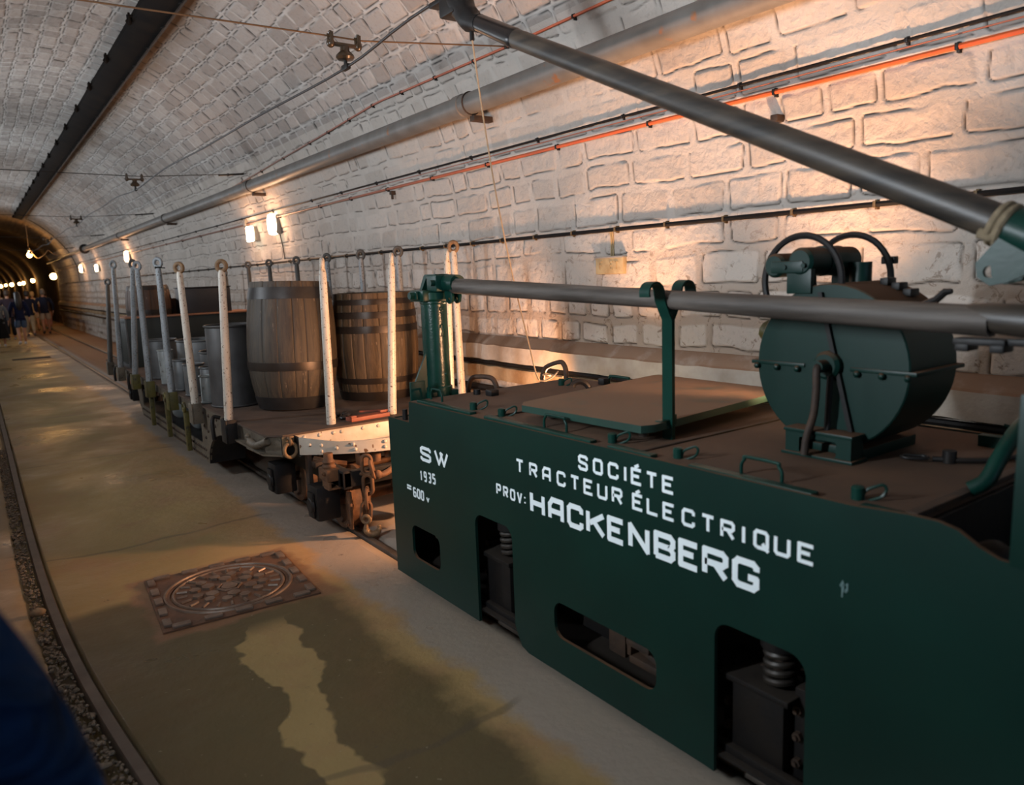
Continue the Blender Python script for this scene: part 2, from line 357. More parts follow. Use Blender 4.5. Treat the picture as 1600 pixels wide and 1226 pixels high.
    def ball(self, c, r, n=14, m=9, sc=(1, 1, 1)):
        c = Vector(c); vs = []; fs = []
        for j in range(m + 1):
            th = PI * j / m
            for k in range(n): an = 2 * PI * k / n; vs.append(c + Vector((math.sin(th) * math.cos(an) * r * sc[0], math.sin(th) * math.sin(an) * r * sc[1], math.cos(th) * r * sc[2])))
        for j in range(m):
            for k in range(n): fs.append((j * n + k, (j + 1) * n + k, (j + 1) * n + (k + 1) % n, j * n + (k + 1) % n))
        return self.add(vs, fs)
    def mesh(self, name, mat, org=(0, 0, 0), sharp=38):
        recalc = sharp > 5
        me = bpy.data.meshes.new(name)
        ox, oy, oz = org
        me.from_pydata([(x - ox, y - oy, z - oz) for x, y, z in self.v], [], self.f)
        if recalc:
            bm = bmesh.new(); bm.from_mesh(me); bmesh.ops.remove_doubles(bm, verts=bm.verts, dist=1e-6)
            bmesh.ops.recalc_face_normals(bm, faces=bm.faces); bm.to_mesh(me); bm.free()
        me.materials.append(mat)
        me.polygons.foreach_set('use_smooth', [True] * len(me.polygons))
        me.set_sharp_from_angle(angle=math.radians(sharp))
        me.update(); return me

def tag(o, label, cat, group=None, kind=None):
    if label: o['label'] = label
    if cat: o['category'] = cat
    if group: o['group'] = group
    if kind: o['kind'] = kind
    return o
def thing(name, label, cat, loc=(0, 0, 0), rz=0.0, group=None):
    o = bpy.data.objects.new(name, None); COL.objects.link(o); o.empty_display_size = 0.1
    o.location = loc; o.rotation_euler = (0, 0, rz); return tag(o, label, cat, group)
def part(name, mb, mat, root, world=True, sub=None, label=None, sharp=38):
    """a part of a thing; world=True: the shape is given in world coordinates and root is not rotated"""
    org = root.location if world else (0, 0, 0)
    o = bpy.data.objects.new(name, mb.mesh(name, mat, org, sharp)); COL.objects.link(o); o.parent = sub if sub is not None else root
    if label: o['label'] = label
    return o
def single(name, mb, mat, label=None, cat=None, group=None, kind=None, org=(0, 0, 0), sharp=38):
    o = bpy.data.objects.new(name, mb.mesh(name, mat, (0, 0, 0), sharp)); COL.objects.link(o); o.location = org
    return tag(o, label, cat, group, kind)
def copy_tree(o, parent=None):
    c = o.copy(); COL.objects.link(c)
    if parent is not None: c.parent = parent
    for ch in o.children: copy_tree(ch, c)
    return c
def twin(o, offset):
    """another copy of a part beside the first, same parent"""
    c = o.copy(); COL.objects.link(c); c.parent = o.parent; c.location = Vector(o.location) + Vector(offset); return c
def rrect(x0, x1, y0, y1, r, seg=5, corners=(1, 1, 1, 1)):
    """rounded rectangle, counter-clockwise from lower left; corners: ll, lr, ur, ul"""
    out = []
    for i, (cx, cy, a) in enumerate(((x0, y0, PI), (x1, y0, 1.5 * PI), (x1, y1, 0), (x0, y1, 0.5 * PI))):
        if not corners[i]: out.append((cx, cy)); continue
        ix = cx + r * (1 if cx == x0 else -1); iy = cy + r * (1 if cy == y0 else -1)
        for k in range(seg + 1): an = a + PI / 2 * k / seg; out.append((ix + r * math.cos(an), iy + r * math.sin(an)))
    return out
def smooth_path(pts, k=6):
    P = [Vector(p) for p in pts]; out = []
    for i in range(len(P) - 1):
        p0, p1, p2, p3 = P[max(i - 1, 0)], P[i], P[i + 1], P[min(i + 2, len(P) - 1)]
        for j in range(k):
            t = j / k
            out.append(0.5 * ((2 * p1) + (p2 - p0) * t + (2 * p0 - 5 * p1 + 4 * p2 - p3) * t * t + (3 * p1 - p0 - 3 * p2 + p3) * t ** 3))
    out.append(P[-1]); return out
def rivet(mb, p, axis, r=0.011, h=0.007):
    mb.lathe([(r, 0), (r * 0.92, h * 0.5), (r * 0.55, h * 0.92), (0.0008, h)], p, axis, 10, True)
def hexbolt(mb, p, axis, r=0.014, h=0.012):
    mb.lathe([(r, 0), (r, h)], p, axis, 6, True); mb.lathe([(r * 0.5, h), (r * 0.5, h * 1.6)], p, axis, 8, True)

# ------------------------------------------------------------------ tunnel vault: coursed rubble as a height field
XC, RAD, SPR = 1.0, 2.46, 1.95          # centre line, radius, springing height
S_ARC = PI * RAD; S_TOT = 2 * SPR + S_ARC
rng = np.random.default_rng(11)
_LAT = rng.random((256, 256))
def vnoise(x, y):
    xi = np.floor(x).astype(int); yi = np.floor(y).astype(int); fx = x - xi; fy = y - yi
    fx = fx * fx * (3 - 2 * fx); fy = fy * fy * (3 - 2 * fy)
    a = _LAT[xi & 255, yi & 255]; b = _LAT[(xi + 1) & 255, yi & 255]; c = _LAT[xi & 255, (yi + 1) & 255]; d = _LAT[(xi + 1) & 255, (yi + 1) & 255]
    return (a * (1 - fx) + b * fx) * (1 - fy) + (c * (1 - fx) + d * fx) * fy
def fbm(x, y, o=3):
    s = 0; a = 0.5
    for i in range(o): s = s + a * (vnoise(x * 2 ** i + 17.3 * i, y * 2 ** i + 9.1 * i) - 0.5); a *= 0.55
    return s
def sstep(a, b, x): t = np.clip((x - a) / (b - a), 0, 1); return t * t * (3 - 2 * t)
# courses: bigger blocks low on the walls, small cubes in the vault
_cs = [-0.05]
while _cs[-1] < S_TOT + 0.2:
    s = _cs[-1]; lowwall = min(s, S_TOT - s) < SPR + 1.25
    _cs.append(s + (rng.uniform(0.172, 0.225) if lowwall else rng.uniform(0.155, 0.195)))
_cs = np.array(_cs)
_rows = []
for i in range(len(_cs)):
    lowwall = min(_cs[i], S_TOT - _cs[i]) < SPR + 0.9; ys = [-8 + rng.uniform(0, 0.3)]
    while ys[-1] < 46: ys.append(ys[-1] + (rng.choice([rng.uniform(0.20, 0.32), rng.uniform(0.32, 0.50)]) if lowwall else rng.uniform(0.15, 0.34)))
    _rows.append((np.array(ys), rng.random(len(ys) + 1), rng.random(len(ys) + 1)))
def stone_field(S, Y):
    s = S + 0.045 * (vnoise(S * 1.3 + 3, Y * 1.1) - 0.5) + 0.022 * (vnoise(S * 5, Y * 5 + 40) - 0.5)
    y = Y + 0.035 * (vnoise(S * 4 + 50, Y * 3) - 0.5)
    ri = np.clip(np.searchsorted(_cs, s) - 1, 0, len(_cs) - 2)
    d0 = s - _cs[ri]; d1 = _cs[ri + 1] - s
    yl = np.zeros_like(s); yr = np.zeros_like(s); rnd = np.zeros_like(s); tint = np.zeros_like(s)
    for r in np.unique(ri):
        mk = ri == r; ys, ra, tb = _rows[r]; k = np.clip(np.searchsorted(ys, y[mk]) - 1, 0, len(ys) - 2)
        yl[mk] = y[mk] - ys[k]; yr[mk] = ys[k + 1] - y[mk]; rnd[mk] = ra[k]; tint[mk] = tb[k]
    high = sstep(SPR + 0.8, SPR + 1.6, np.minimum(S, S_TOT - S))
    half = 0.025 - 0.011 * high
    e = 0.012 * (vnoise(S * 11, Y * 11 + 7) - 0.5)
    da = np.minimum(d0, d1) - half + e; dy = np.minimum(yl, yr) - half * 0.9 + e
    q = 0.022
    d = np.where((da < q) & (dy < q), q - np.sqrt(np.maximum(q - da, 0) ** 2 + np.maximum(q - dy, 0) ** 2), np.minimum(da, dy))
    stone = sstep(-0.001, 0.012, d)
    rough = fbm(S * 7 + rnd * 40, Y * 7 + rnd * 30, 4)
    facet = np.abs(fbm(S * 5 + rnd * 90, Y * 4 + rnd * 70, 3)) - 0.08
    h = stone * (0.0012 + 0.0035 * rnd + 0.009 * rough + 0.011 * facet + 0.010 * fbm(S * 19 + rnd * 55, Y * 19, 3)) * sstep(-0.002, 0.016, d) + (1 - stone) * 0.006 * fbm(S * 9, Y * 9, 3)
    c_edge = np.exp(-((d + 0.001) / (0.0038 + 0.0008 * high)) ** 2)
    side = np.where(da < dy, np.where(d0 < d1, 1.0, 0.30 + 0.35 * high), np.where(yl > yr, 0.86, 0.34 + 0.3 * high))      # joints open mostly below and beside a block
    crack = c_edge * sstep(0.36 - 0.10 * high, 0.52 - 0.10 * high, vnoise(S * 6 + 80, Y * 6) * 0.55 + vnoise(S * 2.2, Y * 2.2 + 60) * 0.45 + (side - 0.7) * 0.42 + 0.06 * high)
    h = h - 0.012 * crack
    return h, stone, tint, crack
def prof(s):
    s = np.asarray(s, float); th = np.clip((s - SPR) / RAD, 0, PI)
    x = XC + RAD * np.cos(th); z = SPR + RAD * np.sin(th)
    z = np.where(s < SPR, s, np.where(s > SPR + S_ARC, S_TOT - s, z))
    nx = -np.cos(th); nz = -np.sin(th); return x, z, nx, nz
def geo_list(a, b, f):
    out = [a]
    while out[-1] < b: out.append(out[-1] + f(out[-1]))
    out[-1] = b; return out
def grid_mesh(name, V, ns, ny, mat, cols=None):
    me = bpy.data.meshes.new(name); nf = (ns - 1) * (ny - 1)
    me.vertices.add(ns * ny); me.vertices.foreach_set('co', V.astype(np.float32).ravel())
    i = np.arange(ns - 1)[:, None] * ny + np.arange(ny - 1)[None, :]
    quads = np.stack([i, i + 1, i + ny + 1, i + ny], -1).reshape(-1, 4)
    me.loops.add(nf * 4); me.loops.foreach_set('vertex_index', quads.ravel().astype(np.int32))
    me.polygons.add(nf); me.polygons.foreach_set('loop_start', (np.arange(nf) * 4).astype(np.int32))
    me.polygons.foreach_set('use_smooth', np.ones(nf, bool))
    if cols is not None:
        a = me.attributes.new('Col', 'FLOAT_COLOR', 'POINT'); a.data.foreach_set('color', cols.astype(np.float32).ravel())
    me.update(); me.validate(); me.materials.append(mat)
    o = bpy.data.objects.new(name, me); COL.objects.link(o); o['kind'] = 'structure'; return o
Y_LIST = np.array(geo_list(-6, 0.7, lambda y: 0.10) + geo_list(0.7, 6.0, lambda y: 0.0062 + 0.0013 * y)[1:] + geo_list(6.0, 41.0, lambda y: 0.0028 * y)[1:])
def vault(name, s_list, mat):
    S, Y = np.meshgrid(np.array(s_list), Y_LIST, indexing='ij')
    h, st, ti, cr = stone_field(S.ravel(), Y.ravel())
    x, z, nx, nz = prof(S.ravel())
    V = np.stack([x + nx * h, Y.ravel(), z + nz * h], -1); cols = np.stack([st, ti, cr, np.ones_like(st)], -1)
    return grid_mesh(name, V, len(s_list), len(Y_LIST), mat, cols)
fine = lambda a, b, d: list(np.linspace(a, b, int(round((b - a) / d)) + 1))
vault('wall_right', fine(0, 0.9, 0.06) + fine(0.9, SPR + 1.30, 0.0068)[1:], STONE)
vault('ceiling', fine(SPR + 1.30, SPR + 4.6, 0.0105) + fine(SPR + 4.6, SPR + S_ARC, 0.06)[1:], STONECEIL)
vault('wall_left', fine(SPR + S_ARC, S_TOT, 0.08), STONE)
# the bare, unpainted gallery beyond: a little wider, with a return face at the end of the whitewash
def bare(name, s0, s1, n):
    ss = np.linspace(s0, s1, n); yy = np.array(geo_list(41.0, 150, lambda y: 0.35)); S, Y = np.meshgrid(ss, yy, indexing='ij')
    x, z, nx, nz = prof(S.ravel()); f = 0.13 - 0.10 * np.abs(fbm(S.ravel() * 5, Y.ravel() * 3, 2))
    V = np.stack([x - nx * f, Y.ravel(), z - nz * f], -1)
    c = np.stack([np.ones_like(x), vnoise(S.ravel() * 4, Y.ravel() * 2), np.zeros_like(x), np.ones_like(x)], -1)
    return grid_mesh(name, V, n, len(yy), STONEBROWN, c)
bare('wall_far', 0, S_TOT, 90)
m = MB(); m.box((-1.7, 150, -0.1), (3.9, 150.2, 5)); single('wall_back', m, STONEBROWN, kind='structure')
ss = np.linspace(0, S_TOT, 80); x, z, nx, nz = prof(ss)
V = np.concatenate([np.stack([x, np.full_like(x, 41.0), z], -1), np.stack([x - nx * 0.2, np.full_like(x, 41.02), z - nz * 0.2], -1)]).reshape(2, 80, 3).transpose(0, 1, 2)
grid_mesh('trim_5', V.reshape(-1, 3), 2, 80, STONEBROWN, np.ones((160, 4)))

def on_vault(s, off=0.0):
    x, z, nx, nz = prof(s); return float(x + nx * off), float(z + nz * off)
def s_of_z(zv):      # right half
    return zv if zv < SPR else SPR + RAD * math.asin(min(1, (zv - SPR) / RAD))

# ------------------------------------------------------------------ floor, with the grooves of the rails sunk in it
RL = 0.0
_ry = np.array([-6, 0.0, 1.2, 2.6, 2.9, 3.35, 4.0, 4.7, 5.6, 6.9, 9.5, 12.8, 30, 150]); _rx = np.array([0.5, 0.5, 0.45, 0.30, 0.262, 0.215, 0.175, 0.152, 0.143, 0.143, 0.15, 0.155, 0.155, 0.155])
def rail_x(y):
    # smoothed: three neighbouring samples averaged
    return sum(np.interp(y + d, _ry, _rx) for d in (-0.45, -0.2, 0, 0.2, 0.45)) / 5
def floor_mesh():
    base = [-1.60, -1.2, -0.75, -0.62, -0.56, -0.4, -0.25]
    band = [-0.115, -0.095, -0.075, -0.055, -0.035, -0.028, 0.026, 0.032, 0.042, 0.05]
    rest = list(np.linspace(0.3, 1.8, 26)) + [1.86, 1.868, 1.93, 1.935, 1.975, 1.98, 2.2, 2.4, 2.62, 2.66, 2.665, 2.70, 2.765, 2.77, 2.9, 3.1, 3.3, 3.46, 3.65]
    ys = np.array(geo_list(-6, 2, lambda y: 0.25) + geo_list(2, 8, lambda y: 0.04)[1:] + geo_list(8, 150, lambda y: 0.02 * y)[1:])
    cols = [('a', v) for v in base] + [('r', v) for v in band] + [('a', v) for v in rest]
    V = np.zeros((len(cols), len(ys), 3))
    rx = np.array([rail_x(y) for y in ys])
    for i, (k, v) in enumerate(cols):
        xs = rx + v if k == 'r' else np.where(v < 0.2, np.minimum(v, rx - 0.13 - (0.15 - min(v, 0.15)) * 0.2), v) if v < 0.2 else np.maximum(v, rx + 0.06 + (v - 0.3) * 0.1) if v < 0.6 else np.full_like(ys, v)
        zz = np.zeros_like(ys)
        if k == 'r':
            if -0.1 < v < -0.04: zz = -0.035 + 0.05 * (vnoise(ys * 23, np.full_like(ys, v * 90)) - 0.45)
            elif -0.04 < v < 0.035: zz = np.full_like(ys, -0.05)
        if v in (1.868, 1.93, 1.935, 1.975, 2.665, 2.70, 2.765) and k == 'a': zz = np.full_like(ys, -0.05)
        zz = zz + 0.004 * (vnoise(xs * 1.7 + 5, ys * 1.7) - 0.5)
        V[i] = np.stack([xs, ys, zz], -1)
    return grid_mesh('floor', V.reshape(-1, 3)[:, :], len(cols), len(ys), FLOOR)
fl = floor_mesh()
# normals up
bm = bmesh.new(); bm.from_mesh(fl.data); bmesh.ops.recalc_face_normals(bm, faces=bm.faces)
if sum(f.normal.z for f in bm.faces) < 0: bmesh.ops.reverse_faces(bm, faces=bm.faces)
bm.to_mesh(fl.data); bm.free()

def rail(name, label, xf, ys, group='rails sunk in the tunnel floor', w=0.05):
    m = MB(); vs = []; fs = []; P = [(-w / 2, -0.052), (-w / 2, -0.004), (-w / 2 + 0.006, 0.006), (w / 2 - 0.006, 0.006), (w / 2, -0.004), (w / 2, -0.052)]
    for y in ys:
        for px, pz in P: vs.append((xf(y) + px, y, pz))
    k = len(P)
    for i in range(len(ys) - 1):
        for j in range(k): fs.append((i * k + j, i * k + (j + 1) % k, (i + 1) * k + (j + 1) % k, (i + 1) * k + j))
    fs.append(tuple(range(k))); fs.append(tuple((len(ys) - 1) * k + j for j in range(k - 1, -1, -1)))
    m.add(vs, fs); return single(name, m, STEELRAIL, label, 'rail', group)
ysr = geo_list(-5.5, 12, lambda y: 0.2) + geo_list(12, 140, lambda y: 4.0)[1:]
rail('rail', 'curving steel rail along the left edge of the concrete walkway', rail_x, ysr)
rail('rail', 'straight steel rail nearest the walkway, under the near wheels of the train', lambda y: 1.902, ysr)
rail('rail', 'steel rail closest to the right wall, on the far side of the train', lambda y: 2.732, ysr)
# rubble in the groove beside the left rail
m = MB(); rr = random.Random(5)
for i in range(1900):
    y = rr.uniform(2.3, 9.5); x = rail_x(y) - 0.035 - rr.uniform(0.0, 0.062); s = rr.choice([rr.uniform(0.003, 0.007), rr.uniform(0.004, 0.012)])
    m.ball((x, y, -0.007 + rr.uniform(-0.008, 0.010)), s, 6, 4, (rr.uniform(0.7, 1.3), rr.uniform(0.8, 1.5), rr.uniform(0.6, 1)))
single('gravel', m, GRAVEL, 'loose rubble filling the groove beside the left rail', 'gravel', kind='stuff')
m = MB(); m.ball((0, 0, 0), 0.035, 10, 7, (1.1, 0.8, 0.62)); single('stone', m, pm('tan_pebble', (0.24, 0.18, 0.11), None, 20, 0.8), 'tan pebble lying beside the left rail', 'stone', org=(rail_x(4.42) - 0.07, 4.42, 0.018))

# wall ledges carrying old cables
def ledge(name, prof_xz, mat, y0=-4, y1=40.9):
    ys = geo_list(y0, 8, lambda y: 0.05) + geo_list(8, y1, lambda y: 0.5)[1:]; k = len(prof_xz); vs = []; fs = []
    for y in ys:
        w = 0.012 * (float(vnoise(np.array([y * 1.7]), np.array([prof_xz[0][1] * 9]))[0]) - 0.5) + 0.008 * (float(vnoise(np.array([y * 9.0]), np.array([3.0]))[0]) - 0.5)
        for x, z in prof_xz: vs.append((x + (w if x < 3.44 else 0), y, z + (w if x < 3.44 else 0)))
    for i in range(len(ys) - 1):
        for j in range(k): fs.append((i * k + j, i * k + (j + 1) % k, (i + 1) * k + (j + 1) % k, (i + 1) * k + j))
    m = MB(); m.add(vs, fs); return single(name, m, mat, kind='structure')
ledge('trim_1', [(3.50, 0.95), (3.50, 1.155), (3.45, 1.145), (3.385, 1.085), (3.372, 1.075), (3.365, 0.955)], LEDGE)
ledge('trim_2', [(3.50, 0.80), (3.50, 0.915), (3.40, 0.905), (3.392, 0.89), (3.40, 0.80)], LEDGELOW)
ledge('trim_3', [(3.50, 0.50), (3.50, 0.70), (3.385, 0.69), (3.375, 0.68), (3.375, 0.50)], LEDGE)
def wob_line(pts_fn, ys): return [pts_fn(y) for y in ys]
yc = geo_list(-4, 10, lambda y: 0.25) + geo_list(10, 40.8, lambda y: 1.0)[1:]
def wv(y, k, a): return a * (float(vnoise(np.array([y * 1.1 + k * 9.0]), np.array([k * 3.3]))[0]) - 0.5)
m = MB(); m.tube([(3.405 + wv(y, 1, 0.02), y, 0.928 + wv(y, 2, 0.006)) for y in yc], 0.017, 8)
single('ledge_cable', m, CABLEBLK, 'thick black cable lying on the second wall ledge behind the locomotive', 'cable')
m = MB(); m.tube([(3.36 + wv(y, 3, 0.02), y, 0.725 + wv(y, 4, 0.01)) for y in yc], 0.03, 8)
single('ledge_cable', m, CABLEBLK, 'lowest black cable lying on the bottom wall ledge', 'cable')

# ------------------------------------------------------------------ overhead: channel, contact wire, span wires, pipe, conduits
YCH = 32.2
t = thing('ceiling_cable_channel', 'long black steel cable channel running along the crown of the vault', 'cable channel', (1.79, -4, 4.2))
m = MB(); sc_ = s_of_z(4.28); th = (sc_ - SPR) / RAD
cx, cz = 1.79, 4.285; u = Vector((math.sin(th), 0, -math.cos(th))); n_ = Vector((-math.cos(th), 0, -math.sin(th)))   # u runs down the curve to the right, n_ points into the gallery
def chp(a, b, y): return Vector((cx, y, cz)) + u * a + n_ * b
sec = [(-0.14, -0.06), (-0.14, 0.12), (-0.12, 0.135), (0.12, 0.135), (0.14, 0.12), (0.14, -0.06)]
m.prism(sec, [], (chp(0, 0, -4), u, n_, (0, 1, 0)), YCH + 4); part('channel_body', m, CHANNEL, t)
m = MB(); m.prism([(0.115, -0.05), (0.115, 0.165), (0.132, 0.165), (0.132, -0.05)], [], (chp(0, 0, -4), u, n_, (0, 1, 0)), YCH + 3.9); part('lower_lip', m, RUSTDK, t)
m = MB(); c0 = chp(-0.12, 0.09, 0)
m.box((-0.045, -0.05, -0.012), (0.02, 0.05, 0.012), 0.004)
m.box((-0.062, -0.045, -0.07), (-0.042, -0.02, 0.03), 0.004); m.box((-0.062, 0.02, -0.07), (-0.042, 0.045, 0.03), 0.004)
m.ball((-0.052, 0, -0.045), 0.03, 8, 6)
hk = bpy.data.objects.new('cable_hook', m.mesh('cable_hook', CHANNEL)); COL.objects.link(hk); hk.parent = t
hys = [7.0, 8.47, 9.99, 11.44, 12.87, 14.38, 15.93, 17.5, 18.92, 20.35, 21.75, 23.2, 24.6, 26.1, 27.5, 29, 30.4, 31.8]
for i, y in enumerate(hys):
    o = hk if i == 0 else hk.copy()
    if i: COL.objects.link(o); o.parent = t
    o.location = Vector((c0.x, y, c0.z)) - t.location
m = MB()
for y in geo_list(5.0, 31.5, lambda y: 0.76):
    m.tube([chp(0.10, 0.04, y), chp(0.122, 0.1, y + 0.05), chp(0.118, 0.158, y + 0.1), chp(0.09, 0.165, y + 0.16)], 0.006, 6)
o = part('hanging_wire_tie', m, CABLEBLK, t); o['kind'] = 'stuff'

SPANS = [(4.34, 1.966, 2.985, 3.150, 3.145), (10.42, 1.83, 2.935, 3.191, 3.07), (16.5, 1.82, 2.93, 3.195, 3.06), (23.16, 1.85, 2.93, 3.197, 3.056), (30.2, 1.86, 2.93, 3.2, 3.05)]
pts = [(2.04, -4.0, 2.93), (2.03, 0.5, 2.935), (2.0, 3.25, 2.95)]
prev = None
for (ys, xs, zs, ax, az) in SPANS:
    if prev is not None:
        for f in (0.25, 0.5, 0.75): pts.append((prev[0] + (xs - prev[0]) * f, prev[1] + (ys - prev[1]) * f, 2.90 - 0.035 * math.sin(PI * f)))
    pts.append((xs, ys, zs - 0.115)); prev = (xs, ys)
pts += [(1.87, 34, 2.87), (1.87, 40, 2.88), (1.85, 60, 2.88)]
m = MB(); m.tube(smooth_path(pts, 5), 0.0075, 8); single('contact_wire', m, CABLEGREY, 'dark overhead contact wire sagging along the tunnel above the train', 'wire')
WORDS = ['nearest span wire, with the largest hanger, crossing the vault at the top', 'second span wire across the vault, above the wall lamps', 'third span wire across the vault, ahead of the end of the channel', 'fourth span wire across the vault, near the end of the black channel', 'farthest span wire, beyond the end of the whitewashed channel']
HW = ['largest and nearest contact-wire hanger with brown bell insulator', 'second contact-wire hanger, above the wall lamps', 'third contact-wire hanger, small, toward the far gallery', 'fourth contact-wire hanger, near the end of the channel', 'farthest contact-wire hanger before the bare gallery']
hroot = None
for i, (ys, xs, zs, ax, az) in enumerate(SPANS):
    lx, lz = -1.30, 2.93
    t = thing('span_wire', WORDS[i], 'wire', (ax, ys, az), group='span wires across the vault')
    left = (-1.44, ys, 3.0 + 0.03 * i)
    m = MB(); m.tube([left, (xs - 0.12, ys, zs + 0.05), (xs + 0.12, ys, zs + 0.05), (ax, ys, az)], 0.0048, 6)
    part('wire', m, WIRERUST if i == 0 else CABLEGREY, t)
    m = MB(); d = Vector((ax - xs, 0, az - zs)).normalized(); a = Vector((ax, ys, az))
    if i == 0: m.cyl(a - d * 0.03, a + d * 0.05, 0.014, n=8)
    else:
        m.cyl(a - d * 0.22, a - d * 0.03, 0.013, n=8); m.cyl(a - d * 0.36, a - d * 0.25, 0.011, n=8); m.ball(a - d * 0.235, 0.02, 8, 6); m.cyl(a - d * 0.03, a + d * 0.06, 0.006, n=6)
    part('turnbuckle', m, RUSTDK if i == 0 else BLACKST, t)
    if hroot is None:
        hroot = h = thing('wire_hanger', HW[0], 'wire hanger', (xs, ys, zs), group='contact wire hangers')
        m = MB(); m.box((-0.085, -0.017, 0.0), (0.085, 0.017, 0.02), 0.006)
        for sgn in (-1, 1):
            m.cyl((sgn * 0.085, -0.02, 0.0), (sgn * 0.085, -0.02, 0.068), 0.012, n=8); m.cyl((sgn * 0.085, 0.02, 0.0), (sgn * 0.085, 0.02, 0.068), 0.012, n=8)
            m.ball((sgn * 0.085, 0, 0.012), 0.026, 10, 7); m.ring((sgn * 0.085, 0, 0.055), 0.02, 0.008, (1, 0, 0), 12, 6)
        part('yoke', m, PORCELAIN, h, world=False)
        m = MB(); m.lathe([(0.026, 0.0), (0.028, -0.022), (0.036, -0.03), (0.052, -0.046), (0.054, -0.058), (0.045, -0.07), (0.02, -0.074)], n=20)
        part('bell_insulator', m, PORCELAIN, h, world=False)
        m = MB(); m.cyl((0, 0, -0.07), (0, 0, -0.1), 0.011, n=10); m.box((-0.014, -0.04, -0.128), (0.014, 0.04, -0.096), 0.006)
        part('wire_clamp', m, GREASE, h, world=False)
    else:
        h = copy_tree(hroot); h.location = (xs, ys, zs); h['label'] = HW[i]

t = thing('overhead_pipe', 'thick grey painted pipe running along the haunch of the right wall', 'pipe', (3.15, -4, 2.87))
PX, PZ, PR = 3.145, 2.874, 0.076
m = MB(); m.tube([(PX, -4, PZ), (PX, 27.4, PZ)], PR, 20); part('pipe_run', m, PIPE, t)
m = MB(); m.lathe([(PR - 0.01, 0), (0.15, 0), (0.15, 0.05), (PR - 0.01, 0.05)], (PX, 27.3, PZ), (0, 1, 0), 20); part('end_flange', m, BLACKST, t)
m = MB(); m.tube([(PX, 27.4, PZ), (PX - 0.02, 33, PZ), (PX, 41, PZ)], 0.05, 14); part('thin_pipe_run', m, PIPE, t)
for i, y in enumerate((4.95, 10.2, 15.4, 20.6)):
    m = MB(); m.lathe([(PR, -0.05), (PR + 0.009, -0.045), (PR + 0.009, 0.045), (PR, 0.05)], (PX, y, PZ), (0, 1, 0), 20, False); part('pipe_collar', m, PIPE, t)
    m = MB(); m.ring((PX, y - 0.13, PZ), PR + 0.004, 0.006, (0, 1, 0), 20, 6); m.box((PX + 0.0, y - 0.16, PZ - 0.125), (3.31, y - 0.1, PZ - 0.085), 0.004); part('pipe_bracket', m, RUSTDK, t)

def wall_line(name, label, cat, zf, off, r, mat, y0=-4.0, y1=40.8, clip=None, clip_first=0.8, clip_step=1.05, clip_mat=None, group=None, clip_until=22, wob=0.004):
    ys = geo_list(y0, 8, lambda y: 0.18) + geo_list(8, y1, lambda y: 0.6)[1:]
    P = []
    k = abs(hash(label)) % 7 if False else len(label) % 7
    for y in ys:
        z = zf(y) + wv(y, k, wob); x, zz = on_vault(s_of_z(z), off); P.append((x, y, zz))
    m = MB(); m.tube(P, r, 8)
    if not clip: return single(name, m, mat, label, cat, group)
    t = thing(name, label, cat, P[0], group=group); part('run', m, mat, t)
    if clip:
        y = clip_first
        while y < clip_until:
            x, zz = on_vault(s_of_z(zf(y) + wv(y, k, wob)), off); m = MB(); m.box((x - r - 0.0025, y - 0.007, zz - r - 0.0025), (x + 0.03, y + 0.007, zz + r + 0.0025), 0.002)
            m.box((x + 0.004, y - 0.006, zz - r - 0.011), (x + 0.03, y + 0.006, zz + r + 0.009), 0.002)
            part('clip', m, clip_mat or BLACKST, t); y += clip_step * (1 if y < 8 else 1.6)
    return t
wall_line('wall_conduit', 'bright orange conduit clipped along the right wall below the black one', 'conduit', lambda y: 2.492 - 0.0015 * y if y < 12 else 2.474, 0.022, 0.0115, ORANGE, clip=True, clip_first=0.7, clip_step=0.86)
wall_line('wall_cable', 'thin black cable just above the orange conduit', 'cable', lambda y: 2.562 + 0.0 * y, 0.020, 0.0078, CABLEBLK, clip=True, clip_first=0.9, clip_step=0.86)
wall_line('wall_cable', 'thin faded red cable between the orange conduit and the black cable', 'cable', lambda y: 2.535, 0.010, 0.0032, REDCAB, y0=-2, y1=4.6)
wall_line('wall_cable', 'black steel conduit at stake-top height with many brass clips', 'conduit', lambda y: 1.897, 0.026, 0.0125, CABLEBLK, clip=True, clip_first=0.62, clip_step=0.43, clip_mat=pm('old_brass_clip', (0.13, 0.085, 0.035), None, 9, 0.5, 0.4), clip_until=20, wob=0.008)
_ry2 = [-4, 4.3, 6.3, 8.1, 11.7, 30]; _rz2 = [3.15, 3.15, 3.17, 3.10, 2.965, 2.80]
wall_line('wall_cable', 'orange-red cable clipped to the vault above the thick pipe', 'cable', lambda y: float(np.interp(y, _ry2, _rz2)), 0.016, 0.0085, ORANGE, y1=26, clip=True, clip_first=0.9, clip_step=0.55, clip_until=16)

